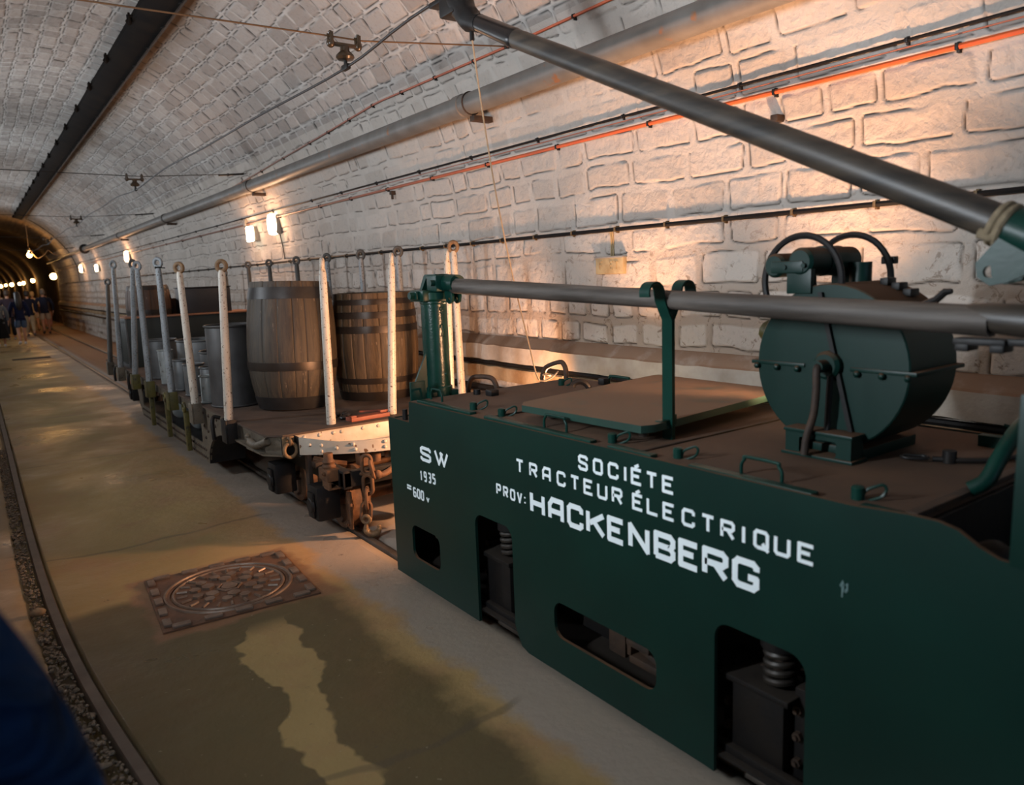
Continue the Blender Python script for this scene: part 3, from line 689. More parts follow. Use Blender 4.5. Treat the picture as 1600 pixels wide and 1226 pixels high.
# ------------------------------------------------------------------ lamps
# bulkhead lamps on the wall, each with its own light
def bulkhead(loc_y, z, kind, label, watts, glass, color=WARM, grp='lit lamps on the whitewashed wall'):
    x, zz = on_vault(s_of_z(z), 0.0); t = thing('wall_lamp', label, 'lamp', (x, loc_y, zz), group=grp)
    if kind == 'square':
        m = MB(); m.box((-0.075, -0.085, -0.10), (0.02, 0.085, 0.10), 0.012); part('lamp_housing', m, LAMPBODY, t, world=False)
        m = MB(); m.box((-0.135, -0.095, -0.105), (-0.076, 0.095, 0.105), 0.02); part('lamp_glass', m, glass, t, world=False)
    else:
        m = MB(); m.lathe([(0.055, -0.12), (0.07, -0.10), (0.07, 0.10), (0.055, 0.12)], (-0.03, 0, 0), (0, 0, 1), 18); part('lamp_housing', m, LAMPBODY, t, world=False)
        m = MB(); m.lathe([(0.02, -0.135), (0.055, -0.12), (0.068, -0.06), (0.068, 0.06), (0.055, 0.12), (0.02, 0.135)], (-0.085, 0, 0), (0, 0, 1), 18); part('lamp_glass', m, glass, t, world=False)
    light('lamp_bulb', 'POINT', (-0.22, 0, 0), color, watts, parent=t, shadow_soft_size=0.06)
    return t
bulkhead(10.93, 2.318, 'square', 'square bright wall lamp, left one of the nearest lit pair', WALL_LAMP_W, LAMPGLASS_W)
bulkhead(9.96, 2.381, 'oblong', 'oblong bright wall lamp, right one of the nearest lit pair', WALL_LAMP_W, LAMPGLASS_W)
bulkhead(21.06, 2.395, 'oblong', 'small lit wall lamp above the third stake eye, beyond the pair', WALL_LAMP_W, LAMPGLASS)
bulkhead(26.75, 2.261, 'square', 'lit wall lamp, right one of the far pair near the end of the whitewash', WALL_LAMP_W, LAMPGLASS_W)
bulkhead(30.56, 2.34, 'oblong', 'lit wall lamp, left one of the far pair near the end of the whitewash', WALL_LAMP_W, LAMPGLASS)
def far_lamp(y, z, label, x=3.40, w=12, r=0.12):
    t = thing('gallery_lamp', label, 'lamp', (x, y, z), group='lamps down the bare gallery')
    m = MB(); m.ball((0, 0, 0), r, 12, 8); part('lamp_globe', m, FARGLASS, t, world=False)
    m = MB(); m.box((0.05, -0.05, -0.05), (0.17, 0.05, 0.05), 0.01); part('lamp_bracket', m, RUSTDK, t, world=False)
    light('lamp_bulb', 'POINT', (-0.25, 0, 0), WARM_FAR, w, parent=t, shadow_soft_size=0.1)
far_lamp(41.8, 2.27, 'bright lamp at the corner where the whitewash ends', 3.38, 22, 0.15)
far_lamp(56, 2.25, 'gallery lamp just beyond the corner lamp, above the walkers', w=22)
far_lamp(66, 2.2, 'gallery lamp in the middle of the close row, right one', w=22)
far_lamp(71, 2.2, 'gallery lamp in the middle of the close row, left one', w=18)
far_lamp(84, 2.25, 'gallery lamp over the heads of the left-hand walkers, right of two', w=26, r=0.16)
far_lamp(97, 2.3, 'gallery lamp over the heads of the left-hand walkers, left of two', w=22, r=0.13)
far_lamp(112, 2.3, 'dim lamp second from the left picture edge', w=26, r=0.2)
far_lamp(132, 2.3, 'farthest lamp, at the left picture edge', w=34, r=0.22)
t = thing('hanging_bulb', 'bare bright bulb hanging on a long cord from the vault', 'lamp', (2.10, 34.6, 2.99))
m = MB(); m.lathe([(0.012, 0.20), (0.03, 0.17), (0.035, 0.1), (0.07, 0.06), (0.095, 0.0), (0.07, -0.07), (0.02, -0.095)], n=16); part('bulb', m, FARGLASS, t, world=False)
m = MB(); m.lathe([(0.03, 0.30), (0.04, 0.28), (0.04, 0.17), (0.03, 0.16)], n=12); part('lamp_holder', m, BLACKST, t, world=False)
m = MB(); m.tube([(0, 0, 0.29), (0.01, 0, 0.8), (0.0, 0, 1.22)], 0.009, 6); part('cord', m, ROPE, t, world=False)
m = MB(); m.tube(smooth_path([(0, 0, 0.29), (0.22, -0.2, -0.12), (0.45, -0.3, -0.02), (0.62, -0.2, 0.16), (0.8, -0.1, 0.02), (1.1, 0, 0.0)], 6), 0.012, 6); part('loose_cord', m, ROPE, t, world=False)
light('lamp_bulb', 'POINT', (0, -0.16, -0.05), WARM_FAR, 45, parent=t, shadow_soft_size=0.08)
# slack cables near the end of the channel
m = MB(); m.tube(smooth_path([(1.95, 31.6, 4.12), (2.2, 32.0, 4.02), (2.52, 32.1, 3.78), (2.8, 32.1, 3.5), (3.13, 32.1, 3.05), (3.36, 32.1, 2.5), (3.41, 32.1, 1.92)], 5), 0.012, 6)
single('vault_cable', m, CABLEBLK, 'thin dark cable following the curve of the vault near the end of the whitewash', 'cable')
m = MB(); m.tube([on_vault(s_of_z(2.30), 0.02)[:1] + (9.96,) + on_vault(s_of_z(2.30), 0.02)[1:], (3.435, 9.93, 2.1), (3.44, 9.90, 1.93)], 0.007, 6)
single('lamp_cable', m, CABLEBLK, 'thin cable dropping from the oblong lamp to the lower conduit', 'cable')
t = thing('junction_box', 'small junction box above the square lamp of the nearest pair', 'box', (3.40, 11.25, 2.50))
m = MB(); m.box((-0.05, -0.05, -0.05), (0.04, 0.05, 0.05), 0.01); part('box_body', m, LAMPBODY, t, world=False)
m = MB(); m.tube([(0, -0.06, -0.04), (0.0, -0.14, -0.08), (0.01, -0.3, -0.12)], 0.012, 6); part('cable_tail', m, ORANGE, t, world=False)

# cool fluorescent fittings along the left wall
def tube_lamp(y, label, watts=TUBE_W):
    t = thing('tube_lamp', label, 'lamp', (-1.30, y, 2.35), group='cool tube lamps along the left wall')
    m = MB(); m.box((-0.10, -0.65, -0.05), (-0.02, 0.65, 0.05), 0.01); part('fitting', m, LAMPBODY, t, world=False)
    m = MB(); m.cyl((0.02, -0.6, 0), (0.02, 0.6, 0), 0.02, n=12); part('tube', m, TUBEGLASS, t, world=False)
    light('tube_light', 'AREA', (0.06, 0, 0), COOL, watts, parent=t, aim=(1.0, 0, 0.55), shape='RECTANGLE', size=0.1, size_y=1.2)
for i, (y, w) in enumerate(((2.1, 'locomotive'), (6.6, 'barrels'), (11.8, 'transport crate'), (17.2, 'third span wire'), (23.0, 'fourth span wire'), (29.0, 'end of the black ceiling channel'))):
    tube_lamp(y, 'cool white tube lamp on the left wall opposite the ' + w, TUBE_W * (1.75 if i == 0 else 1.0))

# floodlights standing behind the locomotive, throwing their beams up the right wall
def floodlight(loc, aim, watts, label, cone=150, blend=0.9):
    t = thing('floodlight', label, 'lamp', loc)
    d = (Vector(aim) - Vector(loc)).normalized(); q = d.to_track_quat('Z', 'Y').to_matrix().to_4x4()
    m = MB(); m.box((-0.085, -0.065, -0.075), (0.085, 0.065, -0.004), 0.012, q); part('housing', m, BLACKST, t, world=False)
    m = MB(); m.box((-0.075, -0.055, -0.004), (0.075, 0.055, 0.006), 0.002, q); part('front_glass', m, LAMPGLASS, t, world=False)
    m = MB(); m.tube([q @ Vector((-0.1, 0, -0.04)), (0, 0, -0.14), q @ Vector((0.1, 0, -0.04))], 0.009, 6); zb = 1.024 if loc[0] < 2.85 else 0.0; m.tube([(0, 0, -0.13), (0, 0, zb - loc[2] + 0.004)], 0.012, 8); m.lathe([(0.07, 0.0), (0.07, 0.010), (0.02, 0.02)], (0, 0, zb - loc[2]), (0, 0, 1), 20); part('stand', m, BLACKST, t, world=False)
    light('flood_beam', 'SPOT', tuple(d * 0.04), WARM, watts, parent=t, aim=None, spot_size=math.radians(cone), spot_blend=blend, shadow_soft_size=0.05).rotation_euler = d.to_track_quat('-Z', 'Y').to_euler()
    return t
floodlight((2.97, 1.85, 0.93), (2.93, 2.25, 3.0), FLOOD_REEL_W, 'floodlight on a stand behind the locomotive, beside the cable reel', 90, 1.0)
floodlight((3.04, 3.15, 0.84), (3.0, 3.55, 3.0), FLOOD_MID_W, 'floodlight on a stand behind the locomotive, beside the hatch lid', 92, 1.0)
floodlight((3.10, 3.56, 0.80), (2.1, 4.5, 0.70), FLOOD_GAP_W, 'floodlight on a stand at the coupling, between locomotive and right wall', 174, 0.3)

floodlight((2.74, 1.50, 1.17), (2.1, 6.2, 1.75), FLOOD_WAGON_W, 'floodlight on the deck behind the cable reel, turned toward the barrels', 46, 0.8)
def wall_stub(px_, y, z, label):
    x, zz = on_vault(s_of_z(z), 0.0); m = MB(); m.box((-0.05, -0.022, -0.018), (0.03, 0.022, 0.018), 0.006); m.cyl((-0.03, 0, -0.06), (-0.03, 0, 0.0), 0.012, n=10)
    return single('wall_bracket', m, RUSTDK, label, 'bracket', org=(x, y, zz))
wall_stub(0, 6.62, 2.435, 'small rusty iron bracket just under the orange conduit, above the stowed pole column')
wall_stub(0, 2.42, 2.36, 'small rusty iron bracket under the orange conduit, beside the raised pole')
# ochre box with raised letters on the wall
t = thing('wall_box', 'weathered ochre box with raised letters fixed to the right wall', 'box', (3.46, 3.69, 1.666))
m = MB(); m.box((-0.035, -0.13, -0.052), (0.02, 0.13, 0.052), 0.006); part('box_body', m, BOXMAT, t, world=False)
m = MB(); m.box((-0.045, -0.135, 0.05), (0.02, 0.135, 0.062), 0.004); part('box_top', m, LAMPBODY, t, world=False)
m = MB()
def bar2(mb, y0, z0, y1, z1, x, w=0.008, d=0.006):
    a = Vector((0, y0, z0)); b = Vector((0, y1, z1)); dr = (b - a).normalized(); nn = Vector((0, -dr.z, dr.y)) * w / 2
    q = [a - nn, b - nn, b + nn, a + nn]
    mb.add([(x, p.y, p.z) for p in q] + [(x - d, p.y, p.z) for p in q], [(0, 1, 2, 3), (7, 6, 5, 4), (0, 4, 5, 1), (1, 5, 6, 2), (2, 6, 7, 3), (3, 7, 4, 0)])
for seg in ((0.09, -0.02, 0.09, 0.028), (0.09, 0.028, 0.065, 0.028), (0.09, 0.006, 0.07, 0.006), (-0.01, -0.02, -0.01, 0.028), (-0.01, 0.028, -0.035, 0.028), (-0.01, 0.004, -0.03, 0.004), (-0.01, -0.02, -0.035, -0.02), (-0.05, 0.028, -0.085, 0.028), (-0.0675, -0.02, -0.0675, 0.028)):
    bar2(m, *seg, -0.034)
part('raised_lettering', m, BOXMAT, t, world=False)
m = MB(); m.tube([(-0.004, 0.01, 0.06), (-0.004, 0.005, 0.16), (-0.01, 0.01, 0.225)], 0.006, 6); m.tube([(-0.004, -0.01, 0.06), (-0.004, -0.012, 0.16), (-0.01, -0.008, 0.225)], 0.006, 6); part('feed_wire', m, BOXMAT, t, world=False)

# ------------------------------------------------------------------ the electric locomotive
L = thing('electric_locomotive', 'dark green electric mine locomotive with white lettering on its side', 'locomotive', (2.3, 1.6, 0.0))
LX0, LX1 = 1.755, 2.85
FRAME_YZ = lambda x: ((x, 0, 0), (0, 1, 0), (0, 0, 1), (1, 0, 0))
top = [(3.64, 0.91), (3.405, 0.91), (3.392, 1.02), (1.01, 1.034), (0.87, 1.045), (0.80, 1.045), (0.755, 1.035), (0.71, 1.008), (0.67, 0.992), (0.60, 0.985), (-0.6, 0.985)]
def door(y0, y1, zt, zb=0.045): return [(y0, zb)] + rrect(y0, y1, 0, zt, 0.06, 6, (0, 0, 1, 1))[2:][:] [::1] + [(y1, zb)]
outer = list(top) + [(-0.6, 0.05)]
def notch(y0, y1, zt, r=0.055):    # a doorway open at the bottom, walked from low y to high y
    o = [(y0, 0.048), (y0, zt - r)]
    for k in range(6): a = PI - PI / 2 * k / 5; o.append((y0 + r + r * math.cos(a), zt - r + r * math.sin(a)))
    for k in range(6): a = PI / 2 - PI / 2 * k / 5; o.append((y1 - r + r * math.cos(a), zt - r + r * math.sin(a)))
    return o + [(y1, zt - r), (y1, 0.048)]
outer += notch(1.125, 1.442, 0.566) + [(1.475, 0.05), (2.43, 0.046), (2.475, 0.06), (2.505, 0.11)] + [(2.521, 0.14)] + notch(2.521, 2.812, 0.575)[1:] + [(3.64, 0.046)]
holes = [rrect(1.69, 2.246, 0.20, 0.352, 0.05, 5), rrect(3.152, 3.440, 0.18, 0.362, 0.045, 5)]
m = MB(); m.prism(outer, holes, FRAME_YZ(LX0), 0.014); part('side_panel', m, GREEN, L)
m = MB(); m.prism([(-0.6, 0.05), (3.64, 0.05), (3.64, 0.91), (3.405, 0.91), (3.392, 1.02), (0.87, 1.03), (0.75, 0.985), (-0.6, 0.985)], [], FRAME_YZ(LX1 - 0.014), 0.014); part('side_panel', m, GREEN, L)
m = MB(); m.box((LX0 + 0.014, 3.626, 0.07), (LX1 - 0.014, 3.64, 0.905), 0.003); part('end_panel', m, GREEN, L)
m = MB(); m.box((LX0 + 0.014, 3.40, 0.885), (LX1 - 0.014, 3.626, 0.90), 0.003); part('end_step_plate', m, DECKBROWN, L)
m = MB(); m.box((LX0 + 0.014, 3.385, 0.90), (LX1 - 0.014, 3.40, 1.02), 0.003); part('end_bulkhead', m, GREEN, L)
m = MB(); m.box((LX0 + 0.014, 0.872, 1.006), (LX1 - 0.014, 3.385, 1.024), 0.003); part('deck_plate', m, DECKBROWN, L)
# seams between the deck plates: raised cover strips
for a, b in ((3.33, 2.83), (2.72, 2.02), (1.93, 1.72), (1.56, 1.13), (1.00, 0.875)):
    m = MB(); m.box((LX0 + 0.012, b, 1.022), (LX0 + 0.047, a, 1.036), 0.004); part('edge_strip', m, GREENSOFT, L)
for a, b in (((1.82, 2.70, 1.023), (2.80, 2.712, 1.031)), ((1.82, 1.80, 1.023), (2.80, 1.815, 1.03)), ((1.81, 0.872, 1.018), (2.8, 0.90, 1.034))):
    m = MB(); m.box(a, b, 0.002); part('deck_seam', m, RUSTDK, L)
m = MB(); m.prism([(2.88, 2.05), (2.88, 2.74), (2.83, 2.745), (1.90, 2.60), (1.845, 2.54), (1.885, 1.88), (1.935, 1.86), (2.79, 1.96)][::1], [], ((0, 0, 1.066), (1, 0, 0), (0, 1, 0), (0, 0, 1)), 0.028)
hl = part('hatch_lid', m, pm('dusty_green_lid', (0.012, 0.05, 0.036), None, 4, 0.5, 0, 0.1, 90, dust=(0.155, 0.092, 0.052)), L)
for x, y in ((1.97, 2.5), (2.0, 1.98), (2.72, 2.6), (2.72, 2.08)):
    m = MB(); m.cyl((x, y, 1.022), (x, y, 1.068), 0.02, n=10); part('hatch_support', m, RUSTDK, L)
# big rusty lifting loops at the far left
def staple(p, q, h, r, name, mat, rz=0.25):
    p = Vector(p); q = Vector(q); up = Vector((0, 0, h)); d = q - p
    path = [p, p + up * 0.55, p + up * 0.85 + d * 0.08, p + up + d * rz, q + up - d * rz, q + up * 0.85 - d * 0.08, q + up * 0.55, q]
    mm = MB(); mm.tube(smooth_path(path, 4), r, 10); return part(name, mm, mat, L)
staple((2.245, 3.60, 0.90), (2.335, 3.44, 0.90), 0.175, 0.014, 'lifting_loop', RUSTDK)
staple((2.76, 3.58, 0.92), (2.80, 3.40, 0.98), 0.15, 0.015, 'lifting_loop', RUSTDK)
m = MB(); m.cyl((2.245, 3.60, 0.895), (2.245, 3.60, 0.945), 0.026, n=10); part('loop_socket', m, RUSTDK, L)
# small green grab handles
for (y0, y1, x) in ((2.375, 2.235, 1.835), (1.405, 1.265, 1.83), (3.345, 3.235, 1.86), (1.70, 1.60, 2.79)):
    staple((x, y0, 1.022), (x, y1, 1.022), 0.058, 0.0055, 'grab_handle', GREENSOFT, 0.12)
staple((2.815, 3.05, 1.022), (2.815, 2.88, 1.022), 0.045, 0.008, 'grab_handle', GREENSOFT, 0.12)
# eye latches: a small pot with a wire loop
def latch(x, y, s=1.0, yaw=0.5):
    mm = MB(); mm.lathe([(0.017 * s, 0), (0.017 * s, 0.035 * s), (0.012 * s, 0.038 * s)], (x, y, 1.022), (0, 0, 1), 12)
    a = Vector((math.sin(yaw), -math.cos(yaw), 0)); c = Vector((x, y, 1.04)) + a * 0.04 * s + Vector((0, 0, 0.004))
    mm.link(c, 0.06 * s, 0.034 * s, 0.0045 * s, a + Vector((0, 0, 0.45)), (0, 0, 1), 6)
    return part('eye_latch', mm, GREENSOFT, L)
for x, y, yw in ((1.85, 2.93, 0.9), (1.85, 2.70, 0.9), (1.84, 1.98, 0.5), (1.84, 1.665, 0.4), (1.845, 1.045, 0.5), (2.60, 3.20, 0.3)): latch(x, y, 1.0, yw)
m = MB(); m.box((2.12, 3.18, 1.022), (2.17, 3.24, 1.055), 0.008); m.cyl((2.11, 3.30, 1.022), (2.11, 3.30, 1.05), 0.02, n=10); part('cable_clamp', m, GREASE, L)
m = MB(); m.box((2.75, 3.02, 1.022), (2.79, 3.07, 1.06), 0.008); part('cable_clamp', m, GREASE, L)
# horseshoe clamp standing on the deck
m = MB(); o = Vector((2.335, 2.735, 1.075)); ax = Vector((0.57, 0.80, 0)); rt = Vector((0.82, -0.57, 0))
pth = [o + rt * (0.045 * math.cos(a)) + Vector((0, 0, 0.045 * math.sin(a))) for a in [2.5 - 4.7 * k / 14 for k in range(15)]]
m.tube(pth, [0.019] + [0.014] * 13 + [0.019], 8); m.box(tuple(o + Vector((-0.05, -0.02, -0.053))), tuple(o + Vector((0.02, 0.03, -0.03))), 0.005); part('horseshoe_clamp', m, GREASE, L)
# deck bits behind the reel, to the right
m = MB(); m.box((2.66, 1.02, 1.022), (2.70, 1.10, 1.062), 0.004); m.box((2.74, 0.97, 1.022), (2.78, 1.05, 1.062), 0.004); m.ring((2.70, 1.04, 1.06), 0.035, 0.007, (1, 0.4, 0), 16, 6, 0, PI); part('spring_catch', m, GREENSOFT, L)
m = MB(); m.tube(smooth_path([(2.36, 1.10, 1.032), (2.40, 1.02, 1.034), (2.47, 0.96, 1.036), (2.62, 0.915, 1.04), (2.8, 0.91, 1.06)], 5), 0.009, 8); m.lathe([(0.02, 0), (0.02, 0.04)], (2.38, 1.06, 1.022), (0, 0, 1), 10); m.link((2.33, 1.14, 1.036), 0.075, 0.04, 0.005, (0.5, -0.8, 0), (0.8, 0.5, 0)); part('deck_cable', m, GREASE, L)

# --- lettering
GL = {'A': [[(0, 0), (0, .72), (.22, 1), (1, 1), (1, 0)], [(0, .40), (1, .40)]], 'B': [[(0, 0), (0, 1), (.84, 1), (1, .86), (1, .66), (.84, .5), (1, .34), (1, .14), (.84, 0), (-.02, 0)], [(0, .5), (.84, .5)]],
      'C': [[(1, .72), (1, .9), (.85, 1), (.15, 1), (0, .85), (0, .15), (.15, 0), (.85, 0), (1, .1), (1, .28)]], 'E': [[(1, 1), (0, 1), (0, 0), (1, 0)], [(0, .52), (.78, .52)]],
      'G': [[(1, .74), (1, .88), (.85, 1), (.15, 1), (0, .85), (0, .15), (.15, 0), (.85, 0), (1, .14), (1, .42), (.62, .42)]], 'H': [[(0, 0), (0, 1)], [(1, 0), (1, 1)], [(0, .5), (1, .5)]],
      'I': [[(.5, 0), (.5, 1)]], 'K': [[(0, 0), (0, 1)], [(1, 1), (.12, .45)], [(.36, .6), (1, 0)]], 'L': [[(0, 1), (0, 0), (1, 0)]], 'N': [[(0, 0), (0, 1), (1, 0), (1, 1)]],
      'O': [[(.15, 0), (0, .15), (0, .85), (.15, 1), (.85, 1), (1, .85), (1, .15), (.85, 0), (.15, 0)]], 'P': [[(0, 0), (0, 1), (.85, 1), (1, .88), (1, .58), (.85, .46), (0, .46)]],
      'Q': [[(.15, 0), (0, .15), (0, .85), (.15, 1), (.85, 1), (1, .85), (1, .15), (.85, 0), (.15, 0)], [(.6, .3), (1.08, -.14)]], 'R': [[(0, 0), (0, 1), (.85, 1), (1, .88), (1, .62), (.85, .5), (0, .5)], [(.5, .5), (1, 0)]],
      'S': [[(1, .76), (1, .9), (.85, 1), (.15, 1), (0, .88), (0, .64), (.15, .54), (.85, .46), (1, .36), (1, .12), (.85, 0), (.15, 0), (0, .1), (0, .24)]], 'T': [[(0, 1), (1, 1)], [(.5, 1), (.5, 0)]],
      'U': [[(0, 1), (0, .12), (.14, 0), (.86, 0), (1, .12), (1, 1)]], 'V': [[(0, 1), (.5, 0), (1, 1)]], 'W': [[(0, 1), (.3, 0), (.6, .95)], [(.42, 1), (.7, 0), (1, 1)]],
      ':': [[(.5, .12), (.5, .26)], [(.5, .64), (.5, .78)]], '=': [[(0, .62), (1, .62)], [(0, .95), (1, .95)]], '1': [[(.25, .78), (.55, 1), (.55, 0)]],
      '9': [[(1, .5), (.15, .5), (0, .6), (0, .88), (.15, 1), (.85, 1), (1, .88), (1, .12), (.85, 0), (.1, 0)]], '3': [[(0, 1), (.85, 1), (1, .88), (1, .62), (.85, .52), (.3, .52)], [(.85, .52), (1, .4), (1, .12), (.85, 0), (0, 0)]],
      '5': [[(1, 1), (0, 1), (0, .56), (.85, .56), (1, .44), (1, .12), (.85, 0), (0, 0)]], '6': [[(.9, 1), (.15, 1), (0, .88), (0, .12), (.15, 0), (.85, 0), (1, .12), (1, .42), (.85, .52), (0, .52)]],
      '0': [[(.15, 0), (0, .15), (0, .85), (.15, 1), (.85, 1), (1, .85), (1, .15), (.85, 0), (.15, 0)]], '´': [[(.3, 1.16), (.75, 1.36)]]}
_lay = [0]
def stroke(mb, pts, w, x, d):
    for i in range(len(pts) - 1):
        a = Vector(pts[i]); b = Vector(pts[i + 1]); t = (b - a).normalized()
        ea = w * (0.30 if i > 0 else 0.0); eb = w * (0.30 if i < len(pts) - 2 else 0.0)
        a2 = a - t * ea; b2 = b + t * eb; n = Vector((-t.y, t.x)) * w / 2
        _lay[0] = (_lay[0] + 1) % 5; q = [a2 - n, b2 - n, b2 + n, a2 + n]; xs = x - 0.00012 * _lay[0]
        mb.add([(xs, p.x, p.y) for p in q] + [(x + d, p.x, p.y) for p in q], [(0, 1, 2, 3), (7, 6, 5, 4), (0, 4, 5, 1), (1, 5, 6, 2), (2, 6, 7, 3), (3, 7, 4, 0)])
def glyph(mb, ch, yl, yr, z0, z1, w, x=LX0 - 0.0016, d=0.0022, accent=False):
    """yl is the left edge as read (larger y), yr the right edge; strokes stay inside"""
    yl -= w / 2; yr += w / 2; z0 += w / 2; z1 -= w / 2
    for poly in GL[ch] + (GL['´'] if accent else []): stroke(mb, [(yl + (yr - yl) * px, z0 + (z1 - z0) * pz) for px, pz in poly], w, x, d)
def line_c(name, text, centers, width, z, h, w, label, narrow='I', widths={}):
    mb = MB()
    for i, (ch, c) in enumerate(zip(text, centers)):
        acc = ch == 'É'; g = 'E' if acc else ch; wd = widths.get(ch, width)
        f = i / max(1, len(text) - 1); zb = z[0] + (z[1] - z[0]) * f
        glyph(mb, g, c + wd / 2, c - wd / 2, zb, zb + h, w, accent=acc)
    return part(name, mb, LETTER, L, label=label, sharp=2)
line_c('painted_lettering', 'SOCIÉTE', [2.046, 1.965, 1.886, 1.826, 1.772, 1.702, 1.630], 0.053, (0.922, 0.927), 0.059, 0.0112, 'white line reading SOCIÉTE')
line_c('painted_lettering', 'TRACTEURÉLECTRIQUE', [2.443, 2.352, 2.266, 2.176, 2.095, 2.019, 1.944, 1.868, 1.768, 1.699, 1.628, 1.546, 1.468, 1.394, 1.336, 1.276, 1.207, 1.133], 0.053, (0.834, 0.840), 0.059, 0.0110, 'white line reading TRACTEUR ÉLECTRIQUE')
line_c('painted_lettering', 'PROV:', [2.605, 2.553, 2.502, 2.452, 2.416], 0.036, (0.705, 0.702), 0.050, 0.0092, 'small white word PROV', widths={':': 0.012})
HB = [(2.380, 2.235), (2.213, 2.075), (2.052, 1.93), (1.905, 1.77), (1.755, 1.648), (1.628, 1.52)]
HN = 'HACKENBERG'; HE = [(2.380, 2.283), (2.262, 2.165), (2.145, 2.052), (2.035, 1.932), (1.922, 1.832), (1.815, 1.714), (1.695, 1.600), (1.588, 1.500), (1.490, 1.390), (1.376, 1.280)]
mb = MB()
for i, (ch, (a, b)) in enumerate(zip(HN, HE)): glyph(mb, ch, a, b, 0.681 + 0.0023 * i, 0.777 + 0.0023 * i, 0.0205)
part('painted_lettering', mb, LETTER, L, sharp=2, label='large white word HACKENBERG')
mb = MB(); glyph(mb, 'S', 3.297, 3.190, 0.732, 0.809, 0.0165); glyph(mb, 'W', 3.155, 3.022, 0.738, 0.815, 0.0155); part('painted_lettering', mb, LETTER, L, sharp=2, label='white letters SW')
line_c('painted_lettering', '1935', [3.302, 3.260, 3.215, 3.172], 0.030, (0.623, 0.632), 0.054, 0.0095, 'white number 1935')
mb = MB(); glyph(mb, '=', 3.470, 3.415, 0.522, 0.575, 0.010)
for c in (3.383, 3.342, 3.302): glyph(mb, '6' if c == 3.383 else '0', c + 0.017, c - 0.017, 0.519, 0.572, 0.0095)
glyph(mb, 'V', 3.262, 3.230, 0.522, 0.550, 0.008); part('painted_lettering', mb, LETTER, L, sharp=2, label='white marking = 600 v')
mb = MB(); rr = random.Random(3)
for i in range(7): glyph(mb, '1', 1.042 - rr.uniform(0, .03), 1.030 - rr.uniform(0, .03), 0.78 + rr.uniform(0, .04), 0.795 + rr.uniform(0, .04), 0.004, d=0.0018)
part('paint_chips', mb, pm('pale_chipped_paint', (0.12, 0.20, 0.20), None, 20, 0.6), L)

# --- what shows through the openings
m = MB(); m.box((LX0 + 0.02, -0.5, 0.095), (LX1 - 0.02, 3.62, 0.105), 0.002); part('belly_blocker', m, GREASE, L)  # added tray, blocks the lit floor from showing through the openings
m = MB(); m.box((2.02, -0.5, 0.10), (2.05, 3.55, 0.88), 0.004); part('dark_backing', m, BLACKST, L)  # black sheet added behind the openings so the inside reads as shade
m = MB(); m.box((2.55, -0.5, 0.10), (2.58, 3.55, 0.88), 0.004); part('dark_backing', m, BLACKST, L)
def axlebox(yc, yl, yr):
    mm = MB(); mm.box((1.825, yc - 0.095, 0.125), (1.99, yc + 0.095, 0.36), 0.010); ab = part('axle_box', mm, GREASE, L)
    mm = MB(); mm.box((1.80, yc - 0.125, 0.355), (1.98, yc + 0.125, 0.376), 0.006); part('top_plate', mm, GREASE, L, sub=ab)
    mm = MB(); mm.box((1.80, yl, 0.085), (1.83, yr, 0.13), 0.004); part('keep_bar', mm, GREASE, L, sub=ab)
    for sg in (-1, 1):
        mm = MB(); mm.box((1.86, yc + sg * 0.13 - 0.022, 0.10), (1.95, yc + sg * 0.13 + 0.022, 0.40), 0.005); part('horn_guide', mm, GREASE, L, sub=ab)
        for z in (0.165, 0.25, 0.335): mm = MB(); hexbolt(mm, (1.86, yc + sg * 0.125, z), (-1, 0, 0), 0.015, 0.016); part('guide_bolt', mm, RUSTDK, L, sub=ab)
    ys_ = yc - 0.05
    mm = MB(); hel = [(1.87 + 0.040 * math.cos(a), ys_ + 0.040 * math.sin(a), 0.385 + 0.115 * a / (2 * PI * 4.0)) for a in np.linspace(0, 2 * PI * 4.0, 90)]
    mm.tube(hel, 0.0115, 8); part('coil_spring', mm, SPRING, L, sub=ab)
    mm = MB(); mm.lathe([(0.06, 0.505), (0.06, 0.54), (0.03, 0.56), (0.03, 0.70)], (1.87, ys_, 0), (0, 0, 1), 16); part('spring_cap', mm, GREASE, L, sub=ab)
SPRING = pm('dull_spring_steel', (0.035, 0.030, 0.025), (0.022, 0.018, 0.015), 9, 0.45, 0.3, 0.1, 70)
axlebox(2.745, 2.53, 2.90); axlebox(1.335, 1.13, 1.50)
for yc in (2.745, 1.335):
    m = MB(); m.cyl((1.70 + 0.25, yc, 0.185), (2.66, yc, 0.185), 0.04, n=14)
    for x0, s in ((1.902, 1), (2.732, -1)): m.lathe([(0.19, -0.025), (0.19, 0.025), (0.21, 0.027), (0.21, 0.05), (0.05, 0.05)], (x0 + s * 0.045, yc, 0.197), (s, 0, 0), 32)
    part('wheelset', m, RUSTDK, L)
m = MB(); m.box((1.84, 1.93, 0.20), (1.92, 2.02, 0.36), 0.008); m.box((1.83, 1.74, 0.205), (2.0, 1.90, 0.235), 0.006); m.cyl((1.86, 1.70, 0.24), (1.93, 1.99, 0.235), 0.032, n=12)
m.lathe([(0.03, 0.30), (0.034, 0.34), (0.02, 0.35)], (1.86, 1.84, 0), (0, 0, 1), 14); m.box((1.82, 1.79, 0.275), (1.90, 1.905, 0.302), 0.006); m.box((1.83, 1.89, 0.23), (1.88, 1.91, 0.30), 0.004); part('brake_gear', m, RUSTDK, L)
m = MB(); m.prism([(2.05, .2), (2.24, .2), (2.20, .42), (2.10, .42)], [], FRAME_YZ(1.90), 0.03); part('brake_shoe', m, GREASE, L)
